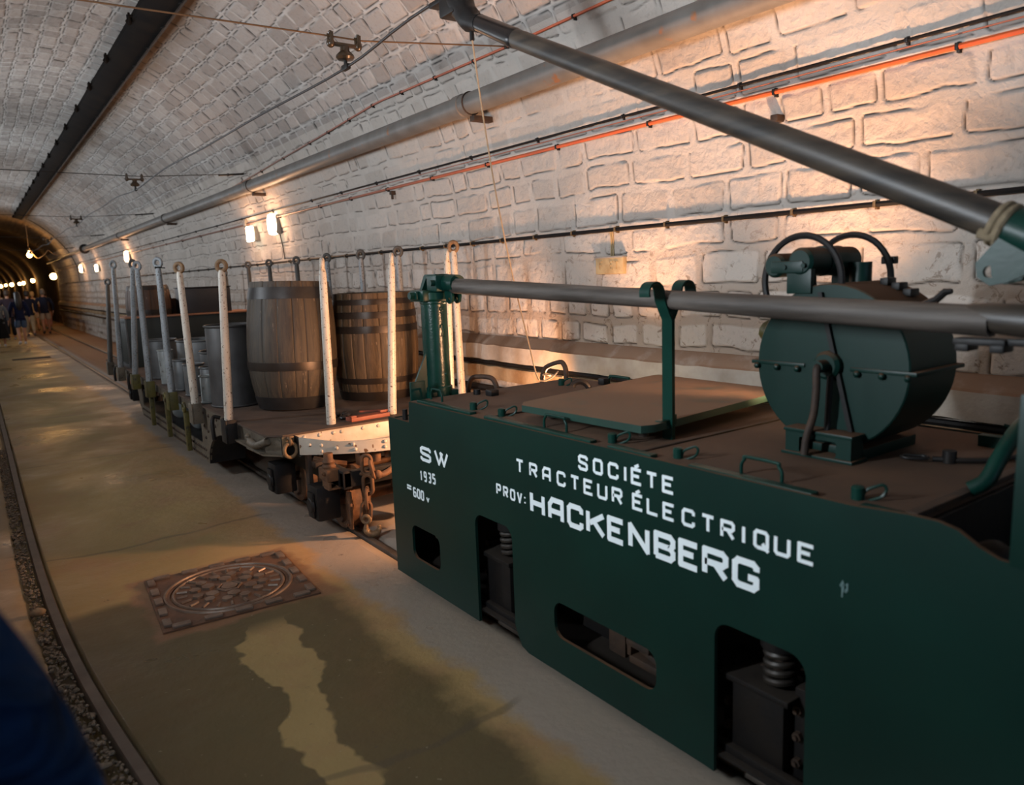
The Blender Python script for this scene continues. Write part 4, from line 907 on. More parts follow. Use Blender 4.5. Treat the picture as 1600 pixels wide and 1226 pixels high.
m = MB(); m.box((1.84, 3.16, 0.19), (1.93, 3.26, 0.29), 0.01); m.cyl((1.86, 3.20, 0.28), (1.86, 3.20, 0.33), 0.02, n=10); m.cyl((1.83, 3.17, 0.33), (1.83, 3.30, 0.315), 0.016, n=10); m.box((1.82, 3.15, 0.175), (1.90, 3.22, 0.2), 0.005); part('sander_valve', m, RUSTDK, L)

m = MB(); m.cyl((1.80, 3.53, 0.90), (1.80, 3.53, 0.958), 0.014, n=12); part('step_peg', m, BLACKST, L)
# --- column with the pivot of the stowed trolley pole
CXL, CYL = 2.0, 3.515
m = MB(); m.lathe([(0.078, 0.90), (0.078, 1.06), (0.071, 1.065), (0.070, 1.50), (0.074, 1.505), (0.074, 1.515)], (CXL, CYL, 0), (0, 0, 1), 32); col = part('pole_column', m, CASTGREEN, L)
m = MB(); m.box((1.90, 3.42, 0.90), (2.08, 3.62, 0.915), 0.004); m.box((1.93, 3.45, 0.915), (2.09, 3.60, 1.04), 0.008); part('column_base', m, GREENSOFT, L, sub=col)
m = MB(); m.box((1.775, 3.40, 0.90), (1.86, 3.414, 1.115), 0.003); m.prism([(1.86, 0.905), (1.86, 1.10), (1.935, 1.25), (1.935, 0.905)], [], ((0, 3.50, 0), (1, 0, 0), (0, 0, 1), (0, 1, 0)), 0.014); part('column_gusset', m, GREENSOFT, L, sub=col)
m = MB(); m.lathe([(0.075, 1.515), (0.086, 1.525), (0.086, 1.56), (0.07, 1.57)], (CXL, CYL, 0), (0, 0, 1), 28); m.box((1.905, 3.455, 1.515), (1.95, 3.60, 1.575), 0.01); m.box((1.885, 3.49, 1.525), (1.915, 3.575, 1.57), 0.008)
m.cyl((1.89, 3.52, 1.548), (1.86, 3.52, 1.548), 0.02, n=6); part('swivel_head', m, GREENSOFT, L, sub=col)
m = MB(); m.prism([(3.60, 1.57), (3.57, 1.575), (3.52, 1.635), (3.42, 1.635), (3.42, 1.655), (3.53, 1.655), (3.545, 1.648)], [], FRAME_YZ(1.965), 0.075); m.box((1.955, 3.40, 1.565), (2.055, 3.50, 1.65), 0.008)
m.cyl((1.93, 3.42, 1.61), (2.08, 3.42, 1.61), 0.016, n=10); m.tube([(2.03, 3.47, 1.61), (2.03, 3.31, 1.603)], 0.046, 20); part('pole_clevis', m, GREENSOFT, L, sub=col)
m = MB()
for dx in (-0.02, 0.025): m.prism([(3.36, 1.585), (3.42, 1.57), (3.40, 1.515), (3.375, 1.50), (3.345, 1.51), (3.335, 1.54)], [rrect(3.358, 3.378, 1.513, 1.533, 0.009, 3)[::-1]], FRAME_YZ(2.03 + dx), 0.012)
part('lug', m, GREENSOFT, L, sub=col)
# raised figures cast on the column
m = MB(); C = Vector((CXL, CYL, 0)); dv = Vector((0.06, -1.0, 0)).normalized(); sd = Vector((1.0, 0.06, 0)).normalized()
def onc(a, z): return C + (dv * math.cos(a) + sd * math.sin(a)) * 0.0705 + Vector((0, 0, z))
m.ring(onc(0, 1.475), 0.010, 0.003, dv, 14, 6)
for pl in ([(-.12, 1.455), (.0, 1.45), (.02, 1.435), (.0, 1.42)], [(-.16, 1.375), (-.15, 1.39), (0, 1.397), (.14, 1.388), (.15, 1.375), (-.02, 1.35), (-.16, 1.332), (.16, 1.332)]):
    m.tube([onc(a, z) for a, z in pl], 0.0035, 6)
m.ball(onc(0.1, 1.13), 0.008, 8, 6); part('raised_figures', m, CASTGREEN, L, sub=col)

# --- stowed pole resting in its fork
m = MB(); PXX = 2.03
pp = [(PXX, 3.34, 1.603), (PXX, 2.6, 1.583), (PXX, 1.87, 1.545), (PXX, 1.2, 1.515), (PXX, 0.85, 1.497)]
pp = [(PXX, 3.34, 1.592), (PXX, 2.6, 1.562), (PXX, 1.87, 1.532), (PXX, 1.25, 1.505), (PXX, 0.82, 1.487)]
m.tube(pp, [0.040, 0.038, 0.034, 0.038, 0.040], 10); sp = part('stowed_trolley_pole', m, POLEWOOD, L)
m = MB(); m.tube([(PXX, 0.98, 1.508), (PXX, 0.84, 1.497), (PXX, 0.7, 1.486), (PXX, 0.4, 1.475), (PXX, -0.4, 1.45)], [0.012, 0.036, 0.043, 0.040, 0.036], 14); part('dark_pole_end', m, POLEDARK, L, sub=sp)
m = MB(); m.box((PXX - 0.03, 0.78, 1.428), (PXX + 0.03, 0.90, 1.445), 0.004)
for y in (0.80, 0.88): m.box((PXX - 0.03, y - 0.018, 1.412), (PXX + 0.03, y + 0.014, 1.432), 0.004)
m.box((PXX - 0.02, 0.6, 1.43), (PXX + 0.02, 0.78, 1.447), 0.004); part('pole_contact', m, BLACKST, L, sub=sp)
# fork
def strip(mb, path_xz, y0, y1, th):
    P = [Vector((a, b)) for a, b in path_xz]; outl = []; back = []
    for i, p in enumerate(P):
        t = (P[min(i + 1, len(P) - 1)] - P[max(i - 1, 0)]).normalized(); n = Vector((-t.y, t.x)) * th / 2; outl.append(p + n); back.append(p - n)
    k = len(P); vs = []
    for y in (y0, y1):
        vs += [(p.x, y, p.y) for p in outl] + [(p.x, y, p.y) for p in back]
    fs = []
    for i in range(k - 1):
        fs += [(i, i + 1, k + i + 1, k + i), (2 * k + i + 1, 2 * k + i, 3 * k + i, 3 * k + i + 1), (i + 1, i, 2 * k + i, 2 * k + i + 1), (k + i, k + i + 1, 3 * k + i + 1, 3 * k + i)]
    fs += [(0, k, 3 * k, 2 * k), (2 * k - 1, k - 1, 3 * k - 1, 4 * k - 1)]
    mb.add(vs, fs)
def fork(s):
    x0 = PXX + s * 0.004; pth = [(x0, 1.022), (x0, 1.46), (PXX + s * 0.018, 1.485), (PXX + s * 0.040, 1.53), (PXX + s * 0.046, 1.56)]
    for k in range(1, 10): a = PI - PI * 1.12 * k / 9; pth.append((PXX + s * (0.046 + 0.036 + 0.036 * math.cos(a)), 1.56 + 0.036 * math.sin(a)))
    return pth
m = MB(); strip(m, fork(-1), 1.858, 1.906, 0.007); strip(m, fork(1), 1.858, 1.906, 0.007); fk = part('pole_fork', m, GREENSOFT, L)
m = MB(); m.box((PXX - 0.055, 1.868, 1.075), (PXX - 0.006, 1.90, 1.098), 0.004); m.box((PXX + 0.006, 1.868, 1.075), (PXX + 0.03, 1.90, 1.115), 0.004); part('fork_clip', m, GREENSOFT, L, sub=fk)

# --- raised pole reaching up to the contact wire
PB = Vector((2.03, 0.70, 1.665)); PT = Vector((2.03, 2.745, 2.633)); d = (PT - PB).normalized()
m = MB(); m.tube([PB, PB + d * 0.15, PB + d * 0.6, PB + d * 1.5, PT], [0.043, 0.044, 0.043, 0.041, 0.040], 16); rp = part('raised_trolley_pole', m, POLEDARK, L)
PS = Vector((2.025, 3.03, 2.775))
m = MB(); m.tube([PT - d * 0.01, PT, PT + d * 0.02, PS - d * 0.05, PS], [0.040, 0.043, 0.043, 0.039, 0.036], 16); part('taped_sleeve', m, SLEEVE, L, sub=rp)
m = MB(); m.tube(smooth_path([PS - d * 0.03, PS + d * 0.05, PS + d * 0.11 + Vector((0, 0, 0.03)), PS + d * 0.16 + Vector((0, 0, 0.075)), PS + d * 0.17 + Vector((0, 0, 0.12))], 3), [0.040] * 3 + [0.055] * 4 + [0.064] * 3 + [0.054] * 3, 14)
m.box((1.965, 3.13, 2.84), (2.07, 3.26, 2.925), 0.015); m.box((1.97, 3.12, 2.915), (2.03, 3.36, 2.94), 0.008); m.cyl((2.03, 3.08, 2.71), (2.03, 3.08, 2.76), 0.011, n=8); part('contact_shoe', m, BLACKST, L, sub=rp)
PE = PB + d * 0.10
m = MB(); m.ring(PE + d * 0.012, 0.047, 0.010, d, 20, 8); m.ring(PE + d * 0.030, 0.047, 0.010, d, 20, 8)
m.tube([PE + d * 0.03 + Vector((-0.035, 0, -0.03)), PE + d * 0.065 + Vector((-0.036, 0, -0.034))], 0.014, 8); part('rope_binding', m, pm('grubby_rope', (0.24, 0.19, 0.12), (0.17, 0.13, 0.08), 60, 0.9, 0, 0.3, 200), L, sub=rp)
m = MB(); m.tube([PE + d * 0.0, PE - d * 0.06, PE - d * 0.3], [0.052, 0.056, 0.05], 16)
for dx in (-0.045, 0.035): m.prism([(0.85, 1.63), (0.79, 1.70), (0.70, 1.68), (0.55, 1.60), (0.55, 1.54), (0.74, 1.60), (0.78, 1.582), (0.815, 1.575), (0.845, 1.595)], [rrect(0.802, 0.832, 1.594, 1.622, 0.013, 4)[::-1]], FRAME_YZ(2.03 + dx), 0.014)
part('pole_socket', m, GREENSOFT, L, sub=rp)
m = MB(); m.lathe([(0.075, 0.98), (0.070, 1.0), (0.07, 1.58), (0.085, 1.60)], (2.03, 0.36, 0), (0, 0, 1), 24); part('pole_column', m, GREENSOFT, L)
# rope hanging from the shoe down to the far lifting loop
m = MB(); m.tube(smooth_path([(2.03, 3.08, 2.715), (2.12, 3.16, 2.45), (2.26, 3.27, 2.05), (2.42, 3.37, 1.62), (2.57, 3.45, 1.25), (2.665, 3.51, 1.05), (2.72, 3.53, 1.005), (2.77, 3.5, 1.02), (2.79, 3.46, 1.06)], 5), 0.004, 6)
m.ring((2.77, 3.55, 1.03), 0.022, 0.005, (0.3, 0.2, 1), 12, 6); m.tube([(2.77, 3.53, 1.04), (2.83, 3.47, 1.02)], 0.005, 6); part('trolley_rope', m, ROPE, L)

# --- cable reel
RC = Vector((2.22, 1.375, 1.312)); RR = 0.265
m = MB(); m.lathe([(0.02, 0.0), (RR - 0.004, 0.0), (RR, 0.004), (RR, 0.286), (RR - 0.004, 0.29), (0.02, 0.29)], RC, (1, 0, 0), 56); reel = part('cable_reel', m, GREEN, L)
for s0, s1 in ((-1, -0.30), (0.30, 1)):
    m = MB(); a = RC.y + s0 * RR; b = RC.y + s1 * RR; lo = min(a, b) - (0.022 if s0 == -1 else 0); hi = max(a, b) + (0.022 if s1 == 1 else 0)
    m.box((2.214, lo, 1.303), (2.226, hi, 1.316), 0.003)
    for f in (0.12, 0.5, 0.88): m.ball((2.212, lo + (hi - lo) * f, 1.297), 0.011, 8, 6)
    if s0 == -1: m.box((2.22, RC.y - RR - 0.024, 1.303), (2.51, RC.y - RR + 0.002, 1.316), 0.003)
    else: m.box((2.22, RC.y + RR - 0.002, 1.303), (2.51, RC.y + RR + 0.024, 1.316), 0.003)
    part('split_flange', m, GREEN, L, sub=reel)
m = MB()
for yy, zt in ((1.30, 1.045), (1.405, 1.52)): pass
m.prism([(1.395, 1.55), (1.409, 1.55), (1.275, 1.05), (1.259, 1.05)], [], FRAME_YZ(2.207), 0.014); part('seam_strip', m, BLACKST, L, sub=reel)
m = MB(); m.lathe([(0.046, 0), (0.046, 0.02), (0.036, 0.03)], (2.222, 1.368, 1.318), (-1, 0, 0), 24); m.lathe([(0.02, 0), (0.02, 0.05)], (2.20, 1.368, 1.318), (-1, 0, 0), 14); part('reel_hub', m, GREEN, L, sub=reel)
m = MB(); m.tube(smooth_path([(2.20, 1.368, 1.318), (2.155, 1.366, 1.318), (2.14, 1.362, 1.30), (2.138, 1.36, 1.25), (2.135, 1.365, 1.17), (2.13, 1.385, 1.09), (2.125, 1.388, 1.035)], 5), 0.0125, 10); part('crank_handle', m, RUSTDK, L, sub=reel)
m = MB(); m.tube([(2.20, 1.352, 1.285), (2.19, 1.352, 1.11)], 0.010, 8); part('crank_stay', m, GREASE, L, sub=reel)
m = MB(); X0 = 2.15
m.prism([(1.245, 1.022), (1.475, 1.022), (1.475, 1.103), (1.245, 1.103)][::1], [rrect(1.295, 1.425, 1.035, 1.085, 0.006, 2)[::-1]], FRAME_YZ(X0), 0.07); m.box((2.21, 1.245, 1.022), (2.55, 1.475, 1.06), 0.006); m.box((2.14, 1.235, 1.022), (2.23, 1.485, 1.034), 0.003); m.box((2.145, 1.24, 1.10), (2.235, 1.48, 1.112), 0.003); part('reel_pedestal', m, GREEN, L, sub=reel)
for a, b in (((2.21, 1.435, 1.545), (2.235, 1.525, 1.625)), ((2.47, 1.435, 1.545), (2.49, 1.525, 1.625))):
    m = MB(); m.box(a, b, 0.004); part('guide_bracket', m, GREEN, L, sub=reel)
m = MB(); m.cyl((2.44, 1.40, 1.55), (2.44, 1.40, 1.64), 0.035, n=14); part('guide_post', m, GREEN, L, sub=reel)
m = MB()
for y, z, r in ((1.572, 1.638, 0.040), (1.475, 1.648, 0.046)): m.lathe([(r * 0.8, 0), (r, 0.01), (r, 0.29), (r * 0.8, 0.30)], (2.205, y, z), (1, 0, 0), 24)
m.box((2.20, 1.46, 1.612), (2.23, 1.58, 1.652), 0.006); part('guide_roller', m, GREEN, L, sub=reel)
m = MB(); m.lathe([(0.05, 0), (0.05, 0.10)], (2.32, 1.475, 1.648), (1, 0, 0), 24); part('roller_clamp', m, GREEN, L, sub=reel)
for y, z in ((1.525, 1.632), (1.455, 1.636)):
    m = MB(); m.cyl((2.205, y, z), (2.193, y, z), 0.008, n=8); part('clamp_bolt', m, GREEN, L, sub=reel)
for x, yo in ((2.25, 0.0), (2.49, -0.03)):
    m = MB(); pth = [(x, 1.495 + yo + 0.142 * math.cos(a), 1.585 + 0.148 * math.sin(a)) for a in np.linspace(-0.35, PI + 0.45, 26)]
    m.tube(pth, 0.011, 8); part('guard_hoop', m, BLACKST, L, sub=reel)
m = MB(); m.box((2.50, 1.32, 1.63), (2.53, 1.365, 1.655), 0.004); part('hoop_stay', m, BLACKST, L, sub=reel)
m = MB(); m.tube([(2.44, 1.19, 1.50), (2.445, 1.155, 1.515), (2.45, 1.13, 1.54), (2.45, 1.11, 1.542)], [0.012, 0.012, 0.012, 0.008], 8)
for y, z in ((1.30, 1.575), (1.262, 1.56), (1.225, 1.54)): m.box((2.40, y - 0.015, z - 0.012), (2.455, y + 0.012, z + 0.012), 0.004)
part('reel_latch', m, BLACKST, L, sub=reel)
m = MB(); m.tube([(2.40, 1.64, 1.36), (2.40, 1.70, 1.385), (2.42, 1.735, 1.40)], [0.02, 0.034, 0.045], 12); m.tube([(2.40, 1.63, 1.34), (2.40, 1.72, 1.352)], 0.022, 10); part('cable_mouth', m, OLIVE, L, sub=reel)

# --- driver's pit at the right
m = MB(); m.box((LX0 + 0.014, -0.55, 0.40), (LX1 - 0.014, 0.872, 0.42), 0.003); part('pit_floor', m, RUSTDK, L)
m = MB(); m.box((LX0 + 0.014, 0.86, 0.42), (LX1 - 0.014, 0.872, 1.006), 0.002); part('pit_bulkhead', m, BLACKST, L)
m = MB(); m.box((LX0 - 0.004, 0.0, 0.985), (LX0 + 0.012, 0.648, 1.36), 0.004); part('cab_sheet', m, GREEN, L)
m = MB(); m.lathe([(0.14, 0), (0.15, 0.01), (0.15, 0.30), (0.14, 0.31)], (2.30, 0.56, 0.80), (1, 0, 0), 28); m.box((2.25, 0.40, 0.42), (2.7, 0.72, 0.80), 0.02); part('controller', m, RUSTDK, L)
m = MB(); m.box((1.86, 0.62, 0.42), (2.06, 0.80, 0.90), 0.015); m.lathe([(0.07, 0), (0.07, 0.03)], (1.95, 0.72, 0.90), (0, 0, 1), 18); m.cyl((1.90, 0.66, 0.90), (1.90, 0.66, 0.96), 0.022, n=10); part('brake_stand', m, RUSTDK, L)
m = MB(); m.tube([(1.86, 0.72, 0.60), (1.86, 0.72, 0.93)], 0.035, 10); m.ball((1.86, 0.72, 0.95), 0.045, 12, 8); part('sand_pipe', m, GREASE, L)
m = MB(); m.tube([(2.0, 0.64, 0.80), (2.0, 0.62, 0.985), (2.02, 0.60, 1.0)], 0.009, 8); m.ball((2.03, 0.60, 1.0), 0.016, 10, 7); part('control_lever', m, LAMPBODY, L)
m = MB(); m.tube(smooth_path([(2.10, 0.88, 1.035), (2.12, 0.85, 1.06), (2.16, 0.84, 1.11), (2.22, 0.835, 1.16), (2.30, 0.835, 1.19), (2.46, 0.82, 1.21), (2.7, 0.8, 1.20)], 5), 0.021, 12); part('hand_rail', m, GREENSOFT, L)

# ------------------------------------------------------------------ flat wagon behind the locomotive
DZ = 0.64; WX0, WX1, WY0, WY1 = 1.45, 3.25, 4.88, 12.1
W = thing('flat_wagon', 'low flat bogie wagon with rusty deck coupled behind the green locomotive', 'wagon', (2.35, 8.5, 0))
m = MB(); m.prism([(1.487, 5.08), (1.50, 4.97), (1.58, 4.885), (WX1 - 0.13, 4.885), (WX1 - 0.025, 4.95), (WX1, 5.08), (WX1, WY1), (1.487, WY1)], [], ((0, 0, DZ - 0.014), (1, 0, 0), (0, 1, 0), (0, 0, 1)), 0.014); part('deck', m, WDECK, W)
for sx in (1, -1):
    xw = 1.515 if sx == 1 else WX1 - 0.065
    def XX(a): return xw + sx * a
    sill = [(5.02, 0.515), (5.02, DZ - 0.015), (WY1 - 0.05, DZ - 0.015), (WY1 - 0.05, 0.50), (9.95, 0.50), (9.72, 0.15), (6.655, 0.13)] + [(6.645 - 0.62 * (1 - math.cos(a)), 0.13 + 0.33 * math.sin(a)) for a in np.linspace(0.05, PI / 2, 8)] + [(5.95, 0.47), (5.2, 0.50)]
    win = [[(y0, z0) for y0, z0 in rrect(a, b, 0.275, 0.53, 0.03, 3)][::-1] for a, b in ((6.85, 7.42), (7.50, 8.12), (8.20, 8.95), (9.03, 9.62))]
    m = MB(); m.prism(sill, win, ((XX(0), 0, 0), (0, 1, 0), (0, 0, 1), (1, 0, 0)), 0.012); ss_ = part('side_sill', m, UNDER, W)
    m = MB()
    a = XX(-0.055); b = XX(0.012); m.box((min(a, b), 5.02, 0.505), (max(a, b), 5.85, 0.517), 0.003); part('sill_flange', m, UNDER, W, sub=ss_)
    if sx == 1:
        m = MB()
        for k in range(52):
            y = 6.72 + k * 0.058
            if y < 9.65: rivet(m, (XX(0), y, 0.165), (-1, 0, 0), 0.012, 0.011); rivet(m, (XX(0), y + 0.02, 0.235), (-1, 0, 0), 0.012, 0.011)
        for y, z in ((6.7, .35), (6.6, .42), (6.45, .48), (6.72, .45), (6.55, .56), (6.75, .56), (6.3, .56), (6.35, .5), (6.1, .56)): rivet(m, (XX(0), y, z), (-1, 0, 0), 0.015, 0.012)
        o = part('rivet_rows', m, RUSTDK, W, sub=ss_); o['kind'] = 'stuff'
        m = MB(); arc = [(XX(-0.006), 6.645 - 0.62 * (1 - math.cos(a)), 0.13 + 0.33 * math.sin(a)) for a in np.linspace(0.0, PI / 2, 10)]
        m.add([(x, y, z) for x, y, z in arc] + [(x + 0.30, y, z) for x, y, z in arc], [(i, i + 1, 11 + i, 10 + i) for i in range(9)]); part('mud_arch', m, BLACKST, W, sub=ss_)
# headstock and bowed buffer plate
m = MB(); m.box((1.66, 4.90, 0.50), (WX1 - 0.2, 4.925, DZ - 0.014), 0.003); m.box((1.66, 4.89, 0.495), (WX1 - 0.2, 4.96, 0.508), 0.002); hs = part('headstock', m, WHITESTEEL, W)
m = MB()
for x in (1.73, 1.84, 1.94, 2.0, 2.16, 2.28, 2.40, 2.52, 2.7, 2.85): rivet(m, (x, 4.90, 0.60), (0, -1, 0), 0.014, 0.010)
part('headstock_rivets', m, WHITESTEEL, W, sub=hs)
def bow(x):
    t = (x - 2.345) / 0.69; return 4.78 - 0.32 * (1 - abs(t) ** 2.0) if abs(t) < 1 else 4.78
def bowed(z0f, z1f, th, name, x0=1.655, x1=3.035, n=40):
    vs = []; mm = MB(); fs = []
    for i in range(n + 1):
        x = x0 + (x1 - x0) * i / n; y = bow(x)
        for dy in (0, th):
            for z in (z0f(x), z1f(x)): vs.append((x, y + dy, z))
    for i in range(n):
        a = i * 4; b = a + 4
        fs += [(a, b, b + 1, a + 1), (a + 2, a + 3, b + 3, b + 2), (a + 1, b + 1, b + 3, a + 3), (a, a + 2, b + 2, b)]
    fs += [(0, 1, 3, 2), (n * 4, n * 4 + 2, n * 4 + 3, n * 4 + 1)]; mm.add(vs, fs); return mm
zt = lambda x: 0.618 + 0.008 * 0 - (0 if False else 0) + 0.03 * max(0, 1 - min(x - 1.655, 3.035 - x) / 0.16) ** 2
bpl = part('buffer_plate', bowed(lambda x: 0.512, lambda x: 0.595 + 0.035 * max(0, 1 - min(x - 1.655, 3.035 - x) / 0.2), 0.014, ''), WHITESTEEL, W)
m = MB()
for x, z in ((1.705, .578), (1.765, .575), (1.765, .535), (1.845, .553), (1.94, .572), (1.95, .537), (2.13, .575), (2.13, .540), (2.21, .577), (2.21, .541), (2.5, .575), (2.5, .54)):
    t = 0.01; dy = (bow(x + t) - bow(x - t)) / (2 * t); rivet(m, (x, bow(x), z), Vector((dy, -1, 0)), 0.013, 0.010)
part('buffer_rivets', m, WHITESTEEL, W, sub=bpl)
m = MB(); m.box((1.655, 4.80, 0.495), (1.668, 4.93, DZ - 0.015), 0.002); m.box((1.57, 4.86, 0.497), (1.655, 4.90, DZ - 0.015), 0.003); part('corner_bracket', m, GREASE, W)
m = MB(); m.prism([(1.50, 5.02), (1.515, 5.02), (1.60, 4.885), (1.585, 4.88)], [], ((0, 0, 0.505), (1, 0, 0), (0, 1, 0), (0, 0, 1)), 0.12); m.prism([(1.455, 5.3), (1.52, 5.3), (1.60, 4.87), (1.56, 4.865), (1.47, 4.98)], [], ((0, 0, 0.500), (1, 0, 0), (0, 1, 0), (0, 0, 1)), 0.012); part('corner_plate', m, UNDER, W)
# ring hanging at the corner, hook on the side
m = MB(); m.box((1.565, 4.85, 0.565), (1.645, 4.862, 0.632), 0.004); m.ring((1.605, 4.835, 0.602), 0.022, 0.010, (1, 0.2, 0), 16, 8); m.ring((1.607, 4.826, 0.545), 0.047, 0.0125, (0.25, -1, 0.05), 24, 10); part('corner_ring', m, EYERUST, W)
m = MB(); m.tube(smooth_path([(1.505, 4.97, 0.60), (1.485, 5.03, 0.575), (1.465, 5.10, 0.555), (1.455, 5.17, 0.565), (1.448, 5.215, 0.595), (1.445, 5.20, 0.615)], 4), [0.026] * 9 + [0.028] * 5 + [0.016] * 6 + [0.009], 10); part('rope_hook', m, UNDER, W)
# stake pockets and hangers
NEAR_Y = [5.664, 6.683, 7.591, 8.669, 9.503, 10.522, 11.382]
NEAR_T = [(1.495, 1.772), (1.427, 1.787), (1.445, 1.857), (1.451, 1.858), (1.547, 1.901), (1.497, 1.925), (1.527, 1.723)]
FAR_Y = [5.26, 6.22, 7.02, 7.89, 8.83, 9.83, 10.73]
PKM = [GREASE, UNDER, OLIVE, OLIVE, OLIVE, UNDER, UNDER]
for i, y in enumerate(NEAR_Y):
    m = MB(); zt_ = 0.662; m.box((1.402, y - 0.062, 0.49), (1.414, y + 0.062, zt_), 0.004); m.box((1.414, y - 0.062, 0.49), (1.486, y - 0.05, zt_), 0.002); m.box((1.414, y + 0.05, 0.49), (1.486, y + 0.062, zt_), 0.002); m.box((1.414, y - 0.05, 0.49), (1.486, y + 0.05, 0.50), 0.001)
    part('stake_pocket', m, PKM[i], W)
for i, y in enumerate(FAR_Y):
    m = MB(); m.box((3.245, y - 0.055, 0.485), (3.255, y + 0.055, DZ), 0.003); m.box((3.19, y - 0.055, 0.485), (3.245, y - 0.045, DZ), 0.002); m.box((3.19, y + 0.045, 0.485), (3.245, y + 0.055, DZ), 0.002); m.box((3.19, y - 0.045, 0.485), (3.245, y + 0.045, 0.495), 0.001)
    part('stake_pocket', m, UNDER, W)
for y in (7.16, 7.97, 8.78):
    m = MB(); m.box((1.445, y - 0.028, 0.165), (1.485, y + 0.028, 0.53), 0.006); m.ring((1.45, y - 0.01, 0.565), 0.038, 0.013, (1, 0, 0), 16, 8); part('stake_hanger', m, OLIVE, W)
for y in (6.12, 9.95, 11.0):
    m = MB(); m.tube(smooth_path([(1.50, y, 0.60), (1.455, y + 0.01, 0.615), (1.435, y - 0.01, 0.58), (1.43, y - 0.03, 0.51), (1.432, y - 0.035, 0.44)], 4), 0.016, 8); part('side_hook', m, GREASE, W)
# bogies
def bogie(yc, half):
    mm = MB(); mm.box((1.78, yc - half - 0.25, 0.33), (1.84, yc + half + 0.25, 0.45), 0.01); mm.box((2.80, yc - half - 0.25, 0.33), (2.86, yc + half + 0.25, 0.45), 0.01)
    for y in (yc - half - 0.22, yc, yc + half + 0.22): mm.box((1.78, y - 0.03, 0.34), (2.86, y + 0.03, 0.44), 0.006)
    mm.lathe([(0.16, 0.44), (0.16, 0.50), (0.1, 0.52)], (2.317, yc, 0), (0, 0, 1), 20)
    fr = part('bogie_frame', mm, BLACKST, W)
    for y in (yc - half, yc + half):
        mm = MB(); mm.cyl((1.66, y, 0.20), (2.97, y, 0.20), 0.035, n=14)
        for x0, s in ((1.902, 1), (2.732, -1)): mm.lathe([(0.06, -0.03), (0.15, -0.028), (0.165, -0.05), (0.192, -0.05), (0.194, 0.045), (0.218, 0.05), (0.218, 0.07), (0.06, 0.06)], (x0, y, 0.20), (s, 0, 0), 36)
        part('wheelset', mm, RUST, W, sub=fr)
        for s, x in ((1, 1.66), (-1, 2.98)):
            mm = MB(); a = x; b = x + s * 0.16; mm.box((min(a, b), y - 0.085, 0.10), (max(a, b), y + 0.085, 0.33), 0.02)
            mm.lathe([(0.05, 0), (0.06, 0.01), (0.045, 0.025)], (x, y, 0.20), (-s, 0, 0), 14); mm.box((min(x - s * 0.02, x), y - 0.045, 0.12), (max(x - s * 0.02, x), y + 0.045, 0.29), 0.01)
            part('axle_box', mm, BLACKST, W, sub=fr)
    return fr
bf = bogie(5.05, 0.41); bogie(11.0, 0.40)
# rusty gear between headstock and rail
m = MB(); m.box((1.705, 4.47, 0.375), (1.80, 4.62, 0.455), 0.012); m.box((1.72, 4.48, 0.325), (1.735, 4.6, 0.38), 0.004); m.box((1.78, 4.48, 0.325), (1.795, 4.6, 0.38), 0.004); m.box((1.715, 4.48, 0.318), (1.80, 4.6, 0.332), 0.004)
m.lathe([(0.042, 0.45), (0.046, 0.465), (0.035, 0.48), (0.042, 0.495), (0.03, 0.51), (0.03, 0.55)], (1.752, 4.545, 0), (0, 0, 1), 14); hexbolt(m, (1.705, 4.50, 0.43), (-1, 0, 0), 0.014, 0.014); part('spring_hanger', m, RUST, W)
m = MB(); m.box((1.822, 4.42, 0.05), (1.842, 4.47, 0.30), 0.006); hexbolt(m, (1.822, 4.445, 0.09), (-1, 0, 0), 0.016, 0.014); part('brake_hanger', m, RUST, W)
m = MB(); m.cyl((1.79, 4.47, 0.425), (1.97, 4.36, 0.41), 0.017, n=12); m.tube(smooth_path([(1.95, 4.365, 0.41), (2.01, 4.35, 0.395), (2.09, 4.37, 0.405), (2.18, 4.42, 0.44)], 4), 0.020, 10); m.ball((2.0, 4.352, 0.40), 0.03, 10, 7); part('brake_screw', m, RUST, W)
m = MB(); m.lathe([(0.03, 0.10), (0.075, 0.12), (0.095, 0.17), (0.10, 0.235)], (2.30, 4.52, 0), (0, 0, 1), 24); m.lathe([(0.10, 0.235), (0.118, 0.24), (0.118, 0.275), (0.105, 0.28), (0.105, 0.30), (0.115, 0.305), (0.115, 0.33), (0.05, 0.345), (0.05, 0.50)], (2.30, 4.52, 0), (0, 0, 1), 24)
for k in range(8): a = PI * 2 * k / 8; hexbolt(m, (2.30 + 0.106 * math.cos(a), 4.52 + 0.106 * math.sin(a), 0.33), (0, 0, 1), 0.012, 0.014)
part('coupler_pot', m, RUST, W)
m = MB(); m.cyl((2.30, 4.46, 0.285), (2.36, 3.72, 0.285), 0.022, n=10); m.tube(smooth_path([(2.26, 4.36, 0.30), (2.23, 4.30, 0.26), (2.24, 4.28, 0.19), (2.27, 4.27, 0.16)], 4), 0.014, 8); part('drawbar', m, GREASE, W)
m = MB(); m.box((2.17, 4.10, 0.03), (2.28, 4.22, 0.15), 0.008); m.box((2.15, 4.09, 0.15), (2.30, 4.23, 0.165), 0.004); part('tail_box', m, BLACKST, W)
m = MB()
for x in (1.70, 1.80): m.box((x, 4.78, 0.18), (x + 0.03, 4.84, 0.50), 0.004)
m.box((1.72, 4.70, 0.42), (1.84, 4.80, 0.46), 0.01); part('guard_iron', m, RUSTDK, W)
